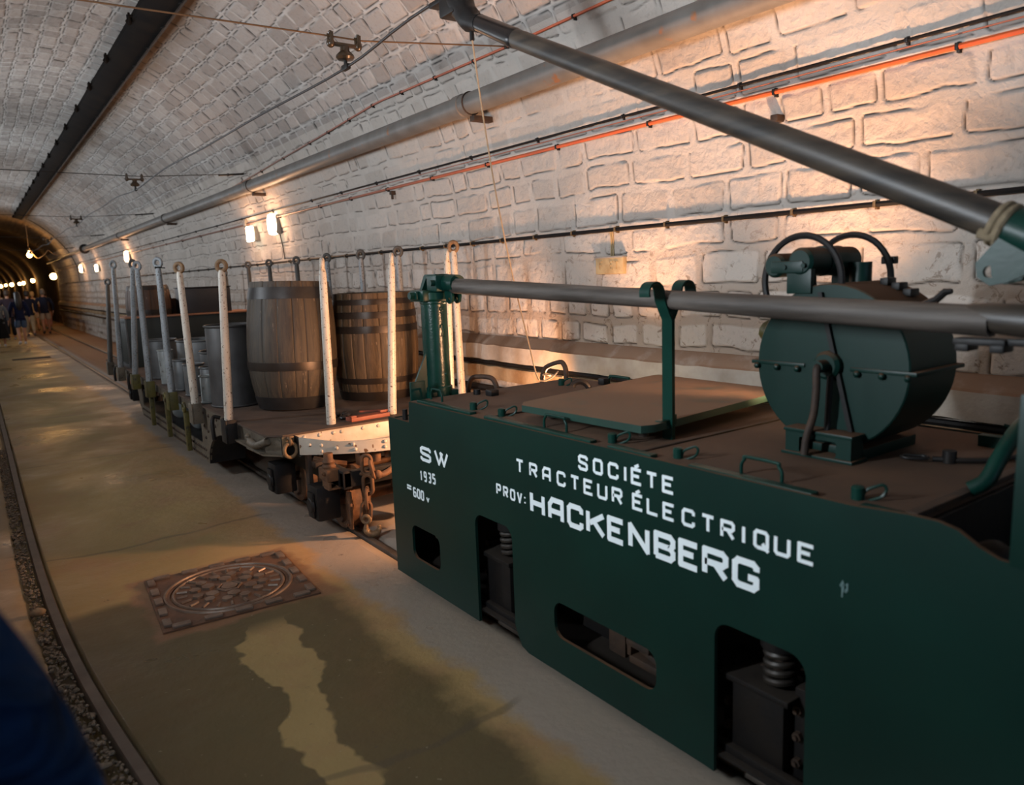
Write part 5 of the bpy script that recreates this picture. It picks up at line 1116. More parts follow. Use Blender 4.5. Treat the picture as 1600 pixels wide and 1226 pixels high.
m = MB(); m.tube(smooth_path([(1.74, 4.78, 0.47), (1.82, 4.73, 0.445), (1.93, 4.68, 0.42)], 4), 0.022, 8); m.box((2.0, 4.62, 0.40), (2.08, 4.7, 0.51), 0.01); m.lathe([(0.03, 0.42), (0.035, 0.5)], (2.12, 4.62, 0), (0, 0, 1), 10); m.lathe([(0.025, 0.44), (0.03, 0.5)], (2.2, 4.60, 0), (0, 0, 1), 10); part('spring_gear', m, RUST, W)
# chain and hook
ch = None
for i, (p, al, sd_) in enumerate((((1.93, 4.36, 0.475), (0, 0, 1), (0.8, -0.5, 0)), ((1.965, 4.355, 0.44), (0.25, 0.1, -1), (0.5, 0.85, 0)), ((1.93, 4.36, 0.345), (0, 0, 1), (0.8, -0.6, 0)), ((1.915, 4.36, 0.255), (0, 0, 1), (0.5, 0.86, 0)), ((1.905, 4.36, 0.17), (0.1, 0, 1), (0.85, -0.5, 0)))):
    m = MB(); m.link(p, 0.125, 0.058, 0.0125, al, sd_, 8)
    if ch is None: ch = part('coupling_chain', m, RUST, W)
    else: part('chain_link', m, RUST, W, sub=ch)
m = MB(); hx = Vector((0.82, -0.57, 0)); o = Vector((1.90, 4.355, 0.004))
m.ring(o + Vector((0, 0, 0.118)), 0.024, 0.012, (0.57, 0.82, 0), 18, 8)
m.tube(smooth_path([o + Vector((0, 0, 0.095)), o + Vector((0, 0, 0.07)) - hx * 0.005, o + Vector((0, 0, 0.045)) - hx * 0.004, o + Vector((0, 0, 0.022)) + hx * 0.018, o + Vector((0, 0, 0.019)) + hx * 0.048, o + Vector((0, 0, 0.035)) + hx * 0.072, o + Vector((0, 0, 0.062)) + hx * 0.08, o + Vector((0, 0, 0.078)) + hx * 0.077], 4), [0.012] * 4 + [0.016] * 4 + [0.021] * 4 + [0.022] * 8 + [0.017] * 4 + [0.012] * 4 + [0.005], 10)
part('coupling_hook', m, EYERUST, W, sub=ch)

# ------------------------------------------------------------------ stakes
def stake_mesh():
    a = MB(); a.tube([(0, 0, -0.13), (0, 0, 0.0), (0, 0, 0.5), (0, 0, 1.03), (0, 0, 1.065)], [0.031, 0.033, 0.030, 0.026, 0.020], 14)
    b = MB(); b.ring((0, 0, 1.095), 0.034, 0.0155, (1, 0, 0), 22, 10); b.cyl((0, 0, 1.04), (0, 0, 1.07), 0.022, 0.018, n=12); return a, b
_sm = {}
def stake(base, topz, topx, topy, rodm, eyem, label, rz=0.0, group='stakes round the flat wagon'):
    b = Vector(base); tp = Vector((topx, topy, topz)); d = tp - b; h = d.length
    key = (rodm.name, eyem.name)
    if key not in _sm:
        A, B = stake_mesh(); _sm[key] = (A.mesh('rod', rodm), B.mesh('eye', eyem))
    t = thing('wagon_stake', label, 'stake', base, group=group)
    t.rotation_mode = 'QUATERNION'; t.rotation_quaternion = Vector((0, 0, 1)).rotation_difference(d) @ Quaternion((0, 0, 1), rz); t.scale = (1, 1, h / 1.095)
    for nm, me in zip(('rod', 'eye'), _sm[key]):
        o = bpy.data.objects.new(nm, me); COL.objects.link(o); o.parent = t
    return t
NL = ['white rust-speckled stake with rusty eye, nearest on the walkway side, beside the metal drum', 'speckled stake with pale rusty eye, second on the walkway side, in front of the cans', 'bluish grey stake with wire twisted in its eye, third on the walkway side', 'leaning grey stake, fourth on the walkway side, crossing in front of the fifth', 'grey stake, fifth on the walkway side, partly behind the leaning fourth', 'grey-brown stake with round eye, sixth on the walkway side', 'short dark stake, last on the walkway side, farthest from the locomotive']
NM = [(STAKEMAT, EYERUST), (STAKEMAT, EYERUST), (STAKEGREY, STAKEGREY), (STAKEGREY, STAKEGREY), (STAKEGREY, STAKEDARK), (STAKEGREY, STAKEGREY), (STAKEDARK, STAKEDARK)]
for i, y in enumerate(NEAR_Y):
    st = stake((1.449, y, DZ + 0.016), NEAR_T[i][1], NEAR_T[i][0], y - 0.02, NM[i][0], NM[i][1], NL[i], rz=0.85)
    if i == 2:
        m = MB(); m.ring((0, 0, 1.055), 0.026, 0.005, (0.1, 0.1, 1), 14, 6); m.tube([(-0.02, 0.02, 1.05), (-0.05, 0.0, 1.06), (0.03, -0.05, 1.05)], 0.004, 6)
        o = bpy.data.objects.new('wire_twist', m.mesh('wire_twist', CABLEBLK)); COL.objects.link(o); o.parent = st
FLB = ['white', 'grey']
FL = ['white stake on the wall side, right behind the green pole column, its eye above the stowed pole', 'grey stake on the wall side, rising behind the right half of the second barrel', 'grey stake on the wall side, rising behind the left half of the second barrel', 'grey stake on the wall side, rising behind the right edge of the tall barrel', 'grey stake on the wall side, behind the middle of the tall barrel', 'thin grey stake on the wall side, left of the tall barrel top', 'thin grey stake on the wall side, left of the previous, above the reddish-edged crate']
FL = ['white stake on the wall side, just right of the green pole column', 'grey wall-side stake behind the right half of the banded barrel', 'grey wall-side stake behind the left half of the banded barrel', 'grey wall-side stake behind the right edge of the tall barrel', 'grey wall-side stake behind the centre of the tall barrel', 'grey wall-side stake behind the left half of the tall barrel', 'grey wall-side stake standing clear between nearest walkway stake and tall barrel']
for i, y in enumerate(FAR_Y):
    stake((3.215, y, DZ + 0.006), 1.868 + 0.003 * i, 3.20, y, STAKEMAT if i == 0 else STAKEDARK if i > 3 else STAKEGREY, EYERUST if i == 0 else STAKEDARK, FL[i], rz=0.85)
stake((3.215, 11.9, DZ + 0.006), 1.80, 3.20, 11.9, STAKEDARK, STAKEDARK, 'dark wall-side stake between the brown tub and the black box', rz=0.3)
for x, y, tx, tz, lab in ((1.977, 5.02, 1.99, 1.75, 'white speckled stake on the coupling end, in front of the tall barrel'), (2.47, 5.05, 2.53, 1.775, 'white speckled stake on the coupling end, in front of the banded barrel'), (2.98, 5.05, 3.0, 1.795, 'white stake on the coupling end, rising behind the green pole column')):
    stake((x, y, DZ + 0.004), tz, tx, y - 0.02, STAKEMAT, STAKEMAT, lab, rz=-0.45)

# ------------------------------------------------------------------ the load
HOOP = pm('dark_barrel_hoop', (0.030, 0.026, 0.023), (0.045, 0.034, 0.026), 8, 0.4, 0.6, 0.1, 60)
HOOPGREY = pm('grey_barrel_hoop', (0.034, 0.033, 0.032), (0.022, 0.02, 0.019), 8, 0.45, 0.5, 0.1, 60)
def barrel(name, label, loc, h, rb, rt, rm, zm, hoops, mat, tilt=(0, 0), nst=18, seed=1, rz=0.0, hoopm=None):
    t = thing(name, label, 'barrel', loc); t.rotation_euler = (tilt[0], tilt[1], rz)
    def rad(z):
        f = z / h
        a = rb if f < zm else rt; g = (f / zm) if f < zm else (1 - f) / (1 - zm)
        return a + (rm - a) * (1 - (1 - g) ** 2.0)
    n = nst * 8; nz = 26; vs = []; tint = []; rr = random.Random(seed); tv = [rr.random() for _ in range(nst)]; wid = [rr.uniform(0.75, 1.3) for _ in range(nst)]; s = sum(wid); edges = [0]
    for w_ in wid: edges.append(edges[-1] + w_ / s * 2 * PI)
    zs = [h * j / nz for j in range(nz + 1)]
    for j, z in enumerate(zs):
        for k in range(nst):
            for q in range(8):
                f = (0.0, 0.035, 0.07, 0.25, 0.5, 0.75, 0.93, 0.965)[q]; a = edges[k] + (edges[k + 1] - edges[k]) * f
                g = 0.0045 if q == 0 else 0.0015 if q in (1, 7) else 0.0; r = rad(z) - g + 0.0012 * math.sin(k * 7.1)
                vs.append((r * math.cos(a), r * math.sin(a), z + (0.003 * (tv[k] - 0.5) if j in (0, nz) else 0))); tint.append(1.0 if q == 0 else 0.55 * tv[k] + (0.2 if q in (1, 7) else 0))
    fs = [(j * n + k, j * n + (k + 1) % n, (j + 1) * n + (k + 1) % n, (j + 1) * n + k) for j in range(nz) for k in range(n)]
    # chime: a lip and the head set a little below it
    b0 = len(vs)
    for r, z in ((rt - 0.018, h), (rt - 0.024, h - 0.035), (0.01, h - 0.036)):
        for k in range(n): a = 2 * PI * k / n; vs.append((r * math.cos(a), r * math.sin(a), z)); tint.append(0.4)
    for (s0, s1) in ((nz * n, b0), (b0, b0 + n), (b0 + n, b0 + 2 * n)):
        for k in range(n): fs.append((s0 + k, s0 + (k + 1) % n, s1 + (k + 1) % n, s1 + k))
    fs.append(tuple(b0 + 2 * n + k for k in range(n))); fs.append(tuple(range(n - 1, -1, -1)))
    me = bpy.data.meshes.new('staves'); me.from_pydata(vs, [], fs); at = me.attributes.new('tint', 'FLOAT', 'POINT'); at.data.foreach_set('value', tint)
    me.materials.append(mat); me.polygons.foreach_set('use_smooth', [True] * len(me.polygons)); me.set_sharp_from_angle(angle=math.radians(50)); me.update()
    o = bpy.data.objects.new('staves', me); COL.objects.link(o); o.parent = t
    for z0, z1, hm in hoops:
        mm = MB(); P = [(rad(z0 * h) + 0.0005, z0 * h), (rad(z0 * h) + 0.005, z0 * h), (rad((z0 + z1) / 2 * h) + 0.006, (z0 + z1) / 2 * h), (rad(z1 * h) + 0.005, z1 * h), (rad(z1 * h) + 0.0005, z1 * h)]
        mm.lathe(P, n=64, caps=False); part('hoop', mm, hm or HOOP, t, world=False)
    return t
barrel('wooden_barrel', 'tall weathered oak barrel with one dark hoop round its belly, on the wagon', (2.07, 6.0, DZ), 1.0, 0.275, 0.305, 0.352, 0.44, [(0.0, 0.10, HOOPGREY), (0.31, 0.375, None), (0.865, 0.955, HOOPGREY)], OAKGREY, tilt=(0.0, 0.045), seed=4, rz=0.5)
barrel('wooden_barrel', 'brown oak barrel with several dark hoops, nearest the green pole column', (2.80, 5.96, DZ), 0.885, 0.315, 0.335, 0.362, 0.5, [(0.0, 0.085, None), (0.16, 0.215, None), (0.635, 0.70, None), (0.77, 0.83, None), (0.895, 0.945, None)], OAK, seed=9, nst=20)
def can(label, loc, r, h, mat, name='metal_can', rim=0.008, taper=1.0, rz=0, group='metal cans on the wagon', cat='can', content=None):
    t = thing(name, label, cat, loc, group=group)
    mm = MB(); mm.lathe([(r * taper - 0.006, 0.0), (r * taper, 0.006), (r * taper, 0.02), (r * (taper * .5 + .5), h * 0.5), (r, h - 0.02), (r - 0.004, h - 0.012), (r - 0.004, h), (r - 0.009, h), (r - 0.010, h * 0.6), (r - 0.012, h * 0.55), (0.01, h * 0.55)], n=36); part('can_wall', mm, mat, t, world=False)
    mm = MB(); mm.ring((0, 0, h), r + 0.001, rim, (0, 0, 1), 40, 8); part('top_rim', mm, mat, t, world=False); mm = MB(); mm.ring((0, 0, 0.012), r * taper, rim * 0.8, (0, 0, 1), 40, 8); part('base_rim', mm, mat, t, world=False)
    if content: mm = MB(); mm.lathe([(0.01, h * 0.90), (r - 0.011, h * 0.90)], n=24); part('content', mm, content, t, world=False)
    return t
can('big open metal drum left of the tall barrel, behind the nearest stake', (1.735, 6.46, DZ), 0.20, 0.665, GALVDK, 'metal_drum', 0.011, cat='drum', group=None)
can('wide dull tub behind the torn bucket and small cans', (1.93, 8.30, DZ), 0.25, 0.44, GALV, 'metal_tub', 0.01, cat='tub', group=None)
can('wide low tub of dull sheet metal behind the small cans, near the big drum', (1.98, 7.62, DZ), 0.24, 0.36, GALVDK, 'metal_tub', 0.01, cat='tub', group=None)
can('pale bucket with a torn lip, farthest left of the cans', (1.585, 8.42, DZ), 0.075, 0.35, PALECAN, 'metal_bucket', 0.005, 0.85, cat='bucket')
can('grey open can right of the torn bucket', (1.60, 7.76, DZ), 0.085, 0.295, GALV)
can('grey open can behind the second walkway stake', (1.60, 7.30, DZ), 0.088, 0.29, GALV)
can('grey open can with yellowish content, left of the big drum', (1.66, 6.93, DZ), 0.092, 0.285, GALV, content=pm('yellowish_residue', (0.16, 0.13, 0.03), None, 12, 0.8))
can('small pale flaking can, smallest and nearest the big drum', (1.575, 6.73, DZ), 0.060, 0.235, PALECAN)
can('dull grey drum standing behind the torn bucket near the crate', (1.66, 9.05, DZ), 0.17, 0.42, GALV, 'metal_drum', 0.008, cat='drum', group=None)
# things slung under the wagon floor, seen through the openings of the sill
for x, y, r, lab in ((1.66, 6.98, 0.07, 'pale jug seen under the wagon floor, right of the hangers'), (1.68, 7.66, 0.08, 'pale can lying under the wagon between two olive hangers, right'), (1.68, 8.45, 0.08, 'pale can lying under the wagon between two olive hangers, left')):
    m = MB(); m.lathe([(r * 0.6, -0.1), (r, -0.08), (r, 0.06), (r * 0.4, 0.1), (r * 0.3, 0.13)], (0, 0, 0), (0.3, 0.2, 1) if y < 7 else (0.2, 1, 0.1), 18); single('jug', m, PALECAN, lab, 'jug', 'jugs under the wagon floor', org=(x, y, 0.385 if y < 7 else 0.36))
m = MB(); m.box((1.53, 6.7, 0.262), (2.6, 9.8, 0.275), 0.003); part('under_shelf', m, BLACKST, W)
# crosswise crate with a reddish top edge
t = thing('transport_crate', 'long black-green crate with reddish top edge standing across the wagon', 'crate', (2.34, 10.8, DZ))
m = MB(); m.box((1.56, 10.44, DZ), (3.13, 11.12, 1.255), 0.01); part('crate_body', m, CHEST, t)
m = MB(); m.box((1.55, 10.42, 1.255), (3.14, 11.13, 1.275), 0.004); part('crate_edge', m, TRIMRED, t)
m = MB()
for a, b in (((1.54, 10.43, DZ), (1.562, 10.47, 1.255)), ((1.54, 11.08, DZ), (1.562, 11.12, 1.255)), ((1.54, 10.47, 1.20), (1.562, 11.08, 1.255)), ((1.54, 10.47, DZ), (1.562, 11.08, 0.68))): m.box(a, b, 0.003)
part('end_frame', m, GALV, t)
barrel('wooden_tub', 'dark brown staved tub standing on the crate', (1.90, 10.78, 1.275), 0.385, 0.27, 0.235, 0.275, 0.35, [(0.05, 0.2, None), (0.85, 0.97, None)], barrel_material('dark_red_brown_staves', (0.085, 0.038, 0.018), (0.045, 0.022, 0.012)), seed=12)
t = thing('metal_box', 'plain black box standing on the crate, right of the brown tub', 'box', (2.55, 10.75, 1.275))
m = MB(); m.box((2.26, 10.55, 1.275), (2.88, 10.95, 1.60), 0.012); part('box_body', m, pm('matt_black_box', (0.022, 0.022, 0.025), None, 5, 0.5), t)
m = MB(); m.box((2.25, 10.54, 1.60), (2.89, 10.96, 1.615), 0.004); part('box_lid', m, BLACKST, t)
m = MB(); m.box((-0.09, -0.10, 0), (0.09, 0.10, 0.2), 0.01); single('wooden_block', m, RUST, 'small brown wooden block between the tub and the black box', 'block', org=(2.20, 11.05, 1.275))
# red bits and coal near the coupling end
t = thing('wooden_block', 'red painted wooden block on the deck edge between two coupling-end stakes', 'block', (2.26, 4.99, DZ)); t.rotation_euler = (0, 0, 0.06)
m = MB(); m.box((-0.155, -0.02, 0), (0.155, 0.075, 0.028), 0.003); part('block_body', m, REDWOOD, t, world=False)
m = MB(); m.box((-0.155, -0.022, 0.028), (-0.115, 0.02, 0.042), 0.003); m.box((0.10, 0.02, 0.028), (0.155, 0.05, 0.045), 0.003); part('nailed_cleat', m, REDWOOD, t, world=False)
m = MB(); m.box((-0.12, -0.012, 0), (0.12, 0.012, 0.012), 0.002); o = single('wooden_stick', m, REDWOOD, 'thin reddish stick lying behind the red block', 'stick', org=(2.42, 5.24, DZ)); o.rotation_euler = (0, 0, -0.5)
rr = random.Random(8)
CP = [(2.06, 5.17), (2.11, 5.24), (2.155, 5.15), (2.18, 5.24), (2.10, 5.10)]
for i, (x, y) in enumerate(CP):
    m = MB(); m.ball((0, 0, 0), 0.026, 9, 6, (rr.uniform(0.9, 1.4), rr.uniform(0.8, 1.2), rr.uniform(0.6, 0.9))); single('coal_lump', m, COAL, 'shiny black lumps beside the red block on the wagon deck', 'coal', 'black lumps on the wagon deck', org=(x, y, DZ + 0.017))

# ------------------------------------------------------------------ manhole and drain
MHD = pm('worn_manhole_iron', (0.15, 0.078, 0.045), (0.085, 0.048, 0.030), 9, 0.55, 0.25, 0.4, 60)
MHL = pm('worn_manhole_iron_light', (0.20, 0.15, 0.115), (0.13, 0.09, 0.065), 14, 0.45, 0.3, 0.3, 60)
t = thing('manhole_cover', 'rusty square manhole frame with a round patterned cover in the floor', 'manhole', (0.97, 4.12, 0.003), -0.06)
m = MB(); S = 0.385; circ = [(0.30 * math.cos(a), 0.30 * math.sin(a)) for a in np.linspace(0, 2 * PI, 48, endpoint=False)]
m.prism([(-S, -S), (S, -S), (S, S), (-S, S)], [circ[::-1]], ((0, 0, -0.01), (1, 0, 0), (0, 1, 0), (0, 0, 1)), 0.016); mf = part('frame', m, MHD, t, world=False)
m = MB()
for sd_ in range(4):
    R_ = Matrix.Rotation(sd_ * PI / 2, 4, 'Z')
    for k in range(5):
        a = -0.34 + k * 0.148; m.box((a, -0.375, 0.004), (a + 0.085, -0.335, 0.020), 0.005, R_)
m.ring((0, 0, 0.006), 0.325, 0.009, (0, 0, 1), 48, 6); part('border_studs', m, MHL, t, world=False, sub=mf)
m = MB(); m.lathe([(0.292, -0.01), (0.292, 0.004), (0.01, 0.004)], n=48); cv = part('cover', m, MHD, t, world=False)
m = MB(); m.ring((0, 0, 0.004), 0.283, 0.008, (0, 0, 1), 48, 6)
def hexp(mb, cx_, cy_, r, hgt, rot=0): mb.prism([(cx_ + r * math.cos(rot + PI / 3 * k), cy_ + r * math.sin(rot + PI / 3 * k)) for k in range(6)], [], ((0, 0, 0.003), (1, 0, 0), (0, 1, 0), (0, 0, 1)), hgt)
hexp(m, 0, 0, 0.045, 0.010); m.ring((0, 0, 0.008), 0.062, 0.007, (0, 0, 1), 6, 6)
for ring_n, R_, sz in ((6, 0.115, 0.036), (12, 0.175, 0.030)):
    for k in range(ring_n): a = 2 * PI * (k + 0.5) / ring_n; hexp(m, R_ * math.cos(a), R_ * math.sin(a), sz, 0.014, a)
for k in range(22):
    a = 2 * PI * k / 22; p = Vector((math.cos(a), math.sin(a), 0)); m.tube([p * 0.215 + Vector((0, 0, 0.006)), p * 0.268 + Vector((0, 0, 0.006))], 0.0085, 6)
part('relief_pattern', m, MHL, t, world=False, sub=cv)
m = MB(); m.box((-0.40, -0.22, 0.0), (0.40, 0.22, 0.004), 0.001); t2 = single('floor_drain', m, GREASE, 'flat dark drain grate in the floor ahead of the walkers', 'drain', org=(1.08, 21.9, 0.002))

# ------------------------------------------------------------------ people
SKIN = pm('skin', (0.50, 0.27, 0.17), (0.46, 0.24, 0.15), 12, 0.55, 0, 0.0)
CLOTHS = {}
def cloth(name, c, rough=0.9):
    if name not in CLOTHS: CLOTHS[name] = pm('cloth_' + name, c, tuple(x * 0.8 for x in c), 6, rough, 0, 0.3, 22, spec=0.2)
    return CLOTHS[name]
def folded_cloth():
    m, nt, b = newmat('cloth_folded_blue'); tc = N(nt, 'ShaderNodeTexCoord'); mp = N(nt, 'ShaderNodeMapping'); mp.inputs['Scale'].default_value = (1.0, 1.0, 2.2); mp.inputs['Rotation'].default_value = (0.5, 0.4, 0)
    nt.links.new(tc.outputs['Object'], mp.inputs[0]); nt.links.new(mix(nt, rampf(nt, noise(nt, mp.outputs[0], 4), 0.4, 0.6), (0.012, 0.045, 0.135), (0.007, 0.027, 0.08)), b.inputs['Base Color'])
    b.inputs['Roughness'].default_value = 0.85; b.inputs['Specular IOR Level'].default_value = 0.08
    bump(nt, b, noise(nt, mp.outputs[0], 6.5, 2, 0.5, 1.2), 1.0, 0.09); return m
def skin_obj(name, nodes, edges, mat, parent, levels=2, root=0, org=None):
    keys = list(nodes); me = bpy.data.meshes.new(name); me.from_pydata([nodes[k][0] for k in keys], [(keys.index(a), keys.index(b)) for a, b in edges], [])
    o = bpy.data.objects.new(name, me); COL.objects.link(o); o.parent = parent
    md = o.modifiers.new('skin', 'SKIN'); md.use_smooth_shade = True; md.branch_smoothing = 0.6
    for i, k in enumerate(keys):
        r = nodes[k][1]; sv = me.skin_vertices[0].data[i]; sv.radius = (r, r) if not isinstance(r, tuple) else r; sv.use_root = (i == root)
    sb = o.modifiers.new('sub', 'SUBSURF'); sb.levels = levels; sb.render_levels = levels
    me.materials.append(mat); return o
def person(label, loc, rz, H, top, bottom, hair, step=0.16, long_hair=False, skirt=False, sleeves='short', shoes=(0.5, 0.5, 0.5), build=1.0, shoulder_bag=None, arm=0.10, pants_len='short', detail=2, elbow_out=0.0, head_scale=1.0):
    """standing or walking figure, front towards +y; lengths in fractions of the height"""
    t = thing('person', label, 'person', loc, rz); k = H / 1.75; b = build
    def P(x, y, z): return (x * k, y * k, z * k)
    s = step
    nd = {'pelvis': (P(0, 0, 0.95), (0.125 * k * b, 0.10 * k * b)), 'waist': (P(0, 0.0, 1.10), (0.118 * k * b, 0.09 * k * b)), 'chest': (P(0, 0.01, 1.30), (0.128 * k * b, 0.09 * k * b)), 'neckb': (P(0, 0.0, 1.44), 0.05 * k), 'neck': (P(0, 0.015, 1.52), 0.052 * k), 'head': (P(0, 0.035, 1.60), (0.072 * k, 0.082 * k)), 'crown': (P(0, 0.03, 1.69), (0.066 * k, 0.075 * k))}
    ed = [('pelvis', 'waist'), ('waist', 'chest'), ('chest', 'neckb'), ('neckb', 'neck'), ('neck', 'head'), ('head', 'crown')]
    for sg, nm in ((-1, 'l'), (1, 'r')):
        f = s * sg
        nd['sh' + nm] = (P(sg * 0.172 * b, 0, 1.395), 0.048 * k); nd['el' + nm] = (P(sg * (0.235 * b + elbow_out), -0.03 - f * arm, 1.13), 0.044 * k); nd['wr' + nm] = (P(sg * (0.245 * b + elbow_out * 0.6), 0.06 - f * arm * 2.2, 0.89), 0.029 * k); nd['pa' + nm] = (P(sg * 0.245 * b, 0.085 - f * arm * 2.4, 0.82), (0.018 * k, 0.036 * k))
        ed += [('chest', 'sh' + nm), ('sh' + nm, 'el' + nm), ('el' + nm, 'wr' + nm), ('wr' + nm, 'pa' + nm)]
        nd['hip' + nm] = (P(sg * 0.092 * b, 0, 0.88), 0.092 * k * b); lift = 0.0 if f >= 0 else 0.05
        nd['kn' + nm] = (P(sg * 0.095, f * 0.55 + (0.05 if f < 0 else 0.02), 0.50), 0.058 * k); nd['ca' + nm] = (P(sg * 0.095, f * 0.8 + (0.0 if f < 0 else 0.01), 0.34), 0.052 * k); nd['an' + nm] = (P(sg * 0.095, f * 1.15 - 0.02, 0.095 + lift), 0.036 * k)
        nd['to' + nm] = (P(sg * 0.105, f * 1.15 + 0.13, 0.035 + lift * 0.2), 0.034 * k)
        ed += [('pelvis', 'hip' + nm), ('hip' + nm, 'kn' + nm), ('kn' + nm, 'ca' + nm), ('ca' + nm, 'an' + nm), ('an' + nm, 'to' + nm)]
        for fi, (dx, ln) in enumerate(((-0.024, 0.072), (-0.008, 0.085), (0.009, 0.08), (0.025, 0.06))):
            q = nd['pa' + nm][0]; a = (q[0] + 0 * dx, q[1] + dx * k, q[2] - 0.035 * k); c = (q[0] - sg * 0.012 * k, q[1] + dx * k * 1.1 + 0.006, q[2] - 0.035 * k - ln * k)
            nd['f%d%s' % (fi, nm)] = (a, 0.0088 * k); nd['g%d%s' % (fi, nm)] = (c, 0.0078 * k); ed += [('pa' + nm, 'f%d%s' % (fi, nm)), ('f%d%s' % (fi, nm), 'g%d%s' % (fi, nm))]
        q = nd['pa' + nm][0]; nd['th' + nm] = ((q[0] - sg * 0.01, q[1] + 0.045 * k, q[2] - 0.02 * k), 0.010 * k); nd['tt' + nm] = ((q[0] - sg * 0.02, q[1] + 0.062 * k, q[2] - 0.065 * k), 0.008 * k); ed += [('pa' + nm, 'th' + nm), ('th' + nm, 'tt' + nm)]
    skin_obj('body', nd, ed, SKIN, t, detail)
    # face and ears
    mm = MB(); mm.ball(P(0, 0.115, 1.605), 0.016 * k, 8, 6, (0.8, 1, 1.4))
    for sg in (-1, 1): mm.ball(P(sg * 0.078, 0.02, 1.60), 0.024 * k, 8, 6, (0.4, 0.8, 1.2))
    mm.ball(P(0, 0.105, 1.56), 0.022 * k, 8, 5, (1.2, 0.4, 0.35)); part('face_features', mm, SKIN, t, world=False)
    mm = MB()
    for sg in (-1, 1): mm.ball(P(sg * 0.032, 0.105, 1.625), 0.010 * k, 8, 6)
    part('eyes', mm, BLACKST, t, world=False)
    # hair
    mm = MB(); mm.ball(P(0, 0.018, 1.655), 0.098 * k, 18, 12, (0.92, 1.0, 1.0))
    mm.ball(P(0, -0.02, 1.60), 0.09 * k, 16, 10, (0.95, 0.82, 0.95))
    if long_hair:
        mm.tube([P(0, -0.03, 1.68), P(0, -0.075, 1.58), P(0, -0.105, 1.42), P(0.01, -0.12, 1.24), P(0.01, -0.115, 1.14)], [0.07 * k, 0.095 * k, 0.10 * k, 0.085 * k, 0.03 * k], 14)
    part('hair', mm, hair, t, world=False)
    # top
    g = 1.14; tn = {}; te = []; nd2 = dict(nd); nd2['chest'] = (P(0, 0.01, 1.31), (0.15 * k * b, 0.112 * k * b)); nd2['shl'] = (P(-0.165 * b, 0, 1.385), 0.056 * k); nd2['shr'] = (P(0.165 * b, 0, 1.385), 0.056 * k)
    for kk in ('pelvis', 'waist', 'chest', 'neckb', 'shl', 'shr', 'ell', 'elr', 'wrl', 'wrr'):
        p, r = nd2[kk]; r = tuple(x * g for x in r) if isinstance(r, tuple) else r * (g + (0.28 if kk.startswith('sh') else 0.22)); tn[kk] = (p, r)
    if 'neckb' in tn: tn['neckb'] = (P(0, 0.0, 1.455), (0.10 * k, 0.085 * k))
    te = [('pelvis', 'waist'), ('waist', 'chest'), ('chest', 'neckb'), ('chest', 'shl'), ('chest', 'shr'), ('shl', 'ell'), ('shr', 'elr')]
    if sleeves == 'long': te += [('ell', 'wrl'), ('elr', 'wrr')]
    else:
        del tn['wrl'], tn['wrr']
        for nm in 'lr': p = Vector(tn['sh' + nm][0]).lerp(Vector(tn['el' + nm][0]), 0.85); tn['el' + nm] = (tuple(p), tn['el' + nm][1] * 1.12)
    tn['hem'] = (P(0, 0, 0.87), (0.142 * k * b, 0.118 * k * b)); te.append(('pelvis', 'hem'))
    skin_obj('jacket' if sleeves == 'long' else 'shirt', tn, te, top, t, detail, root=0)
    # bottom
    if skirt:
        mm = MB(); pr = [(0.13, 1.02), (0.165, 0.88), (0.19, 0.7), (0.22, 0.5), (0.26, 0.30), (0.25, 0.30)]; n = 40; vs = []; fs = []
        for r, z in pr:
            for q in range(n): a = 2 * PI * q / n; w_ = 1 + 0.07 * math.sin(a * 7) * (1.02 - z); vs.append(P(r * w_ * math.cos(a), r * w_ * 0.85 * math.sin(a), z))
        for j in range(len(pr) - 1):
            for q in range(n): fs.append((j * n + q, j * n + (q + 1) % n, (j + 1) * n + (q + 1) % n, (j + 1) * n + q))
        mm.add(vs, fs); part('skirt', mm, bottom, t, world=False)
    else:
        bn = {'waist': (P(0, 0, 1.03), (0.126 * k * b, 0.105 * k * b)), 'pelvis': (P(0, 0, 0.93), (0.138 * k * b, 0.115 * k * b))}; be = [('waist', 'pelvis')]
        for sg, nm in ((-1, 'l'), (1, 'r')):
            hp = Vector(nd['hip' + nm][0]); kn = Vector(nd['kn' + nm][0]); e = kn if pants_len == 'short' else None
            bn['hip' + nm] = (tuple(hp), 0.108 * k * b); bn['mid' + nm] = (tuple(hp.lerp(kn, 0.5)), 0.098 * k * b); bn['kn' + nm] = (tuple(hp.lerp(kn, 0.92)), 0.088 * k); be += [('pelvis', 'hip' + nm), ('hip' + nm, 'mid' + nm), ('mid' + nm, 'kn' + nm)]
            if pants_len == 'long': bn['an' + nm] = (tuple(kn.lerp(Vector(nd['an' + nm][0]), 0.9)), 0.062 * k); be.append(('kn' + nm, 'an' + nm))
        skin_obj('trousers' if pants_len == 'long' else 'shorts', bn, be, bottom, t, detail, root=1)
    sm = pm('shoe_%d%d%d' % tuple(int(x * 100) for x in shoes), shoes, None, 9, 0.6)
    for nm in 'lr':
        a = Vector(nd['an' + nm][0]); c = Vector(nd['to' + nm][0]); up = c.z - 0.035 * k
        mm = MB(); mm.tube([(a.x, a.y - 0.045 * k, 0.045 * k + (a.z - 0.095 * k)), (a.x, a.y, 0.05 * k + (a.z - 0.095 * k)), ((a.x + c.x) / 2, (a.y + c.y) / 2, 0.045 * k + up), (c.x, c.y + 0.01, 0.040 * k + up), (c.x, c.y + 0.05 * k, 0.032 * k + up)], [0.030 * k, 0.044 * k, 0.043 * k, 0.040 * k, 0.018 * k], 12); part('shoe', mm, sm, t, world=False)
    if shoulder_bag is not None:
        mm = MB(); mm.box(P(0.14, -0.14, 0.86), P(0.24, 0.10, 1.06), 0.03); part('shoulder_bag', mm, shoulder_bag, t, world=False)
    return t
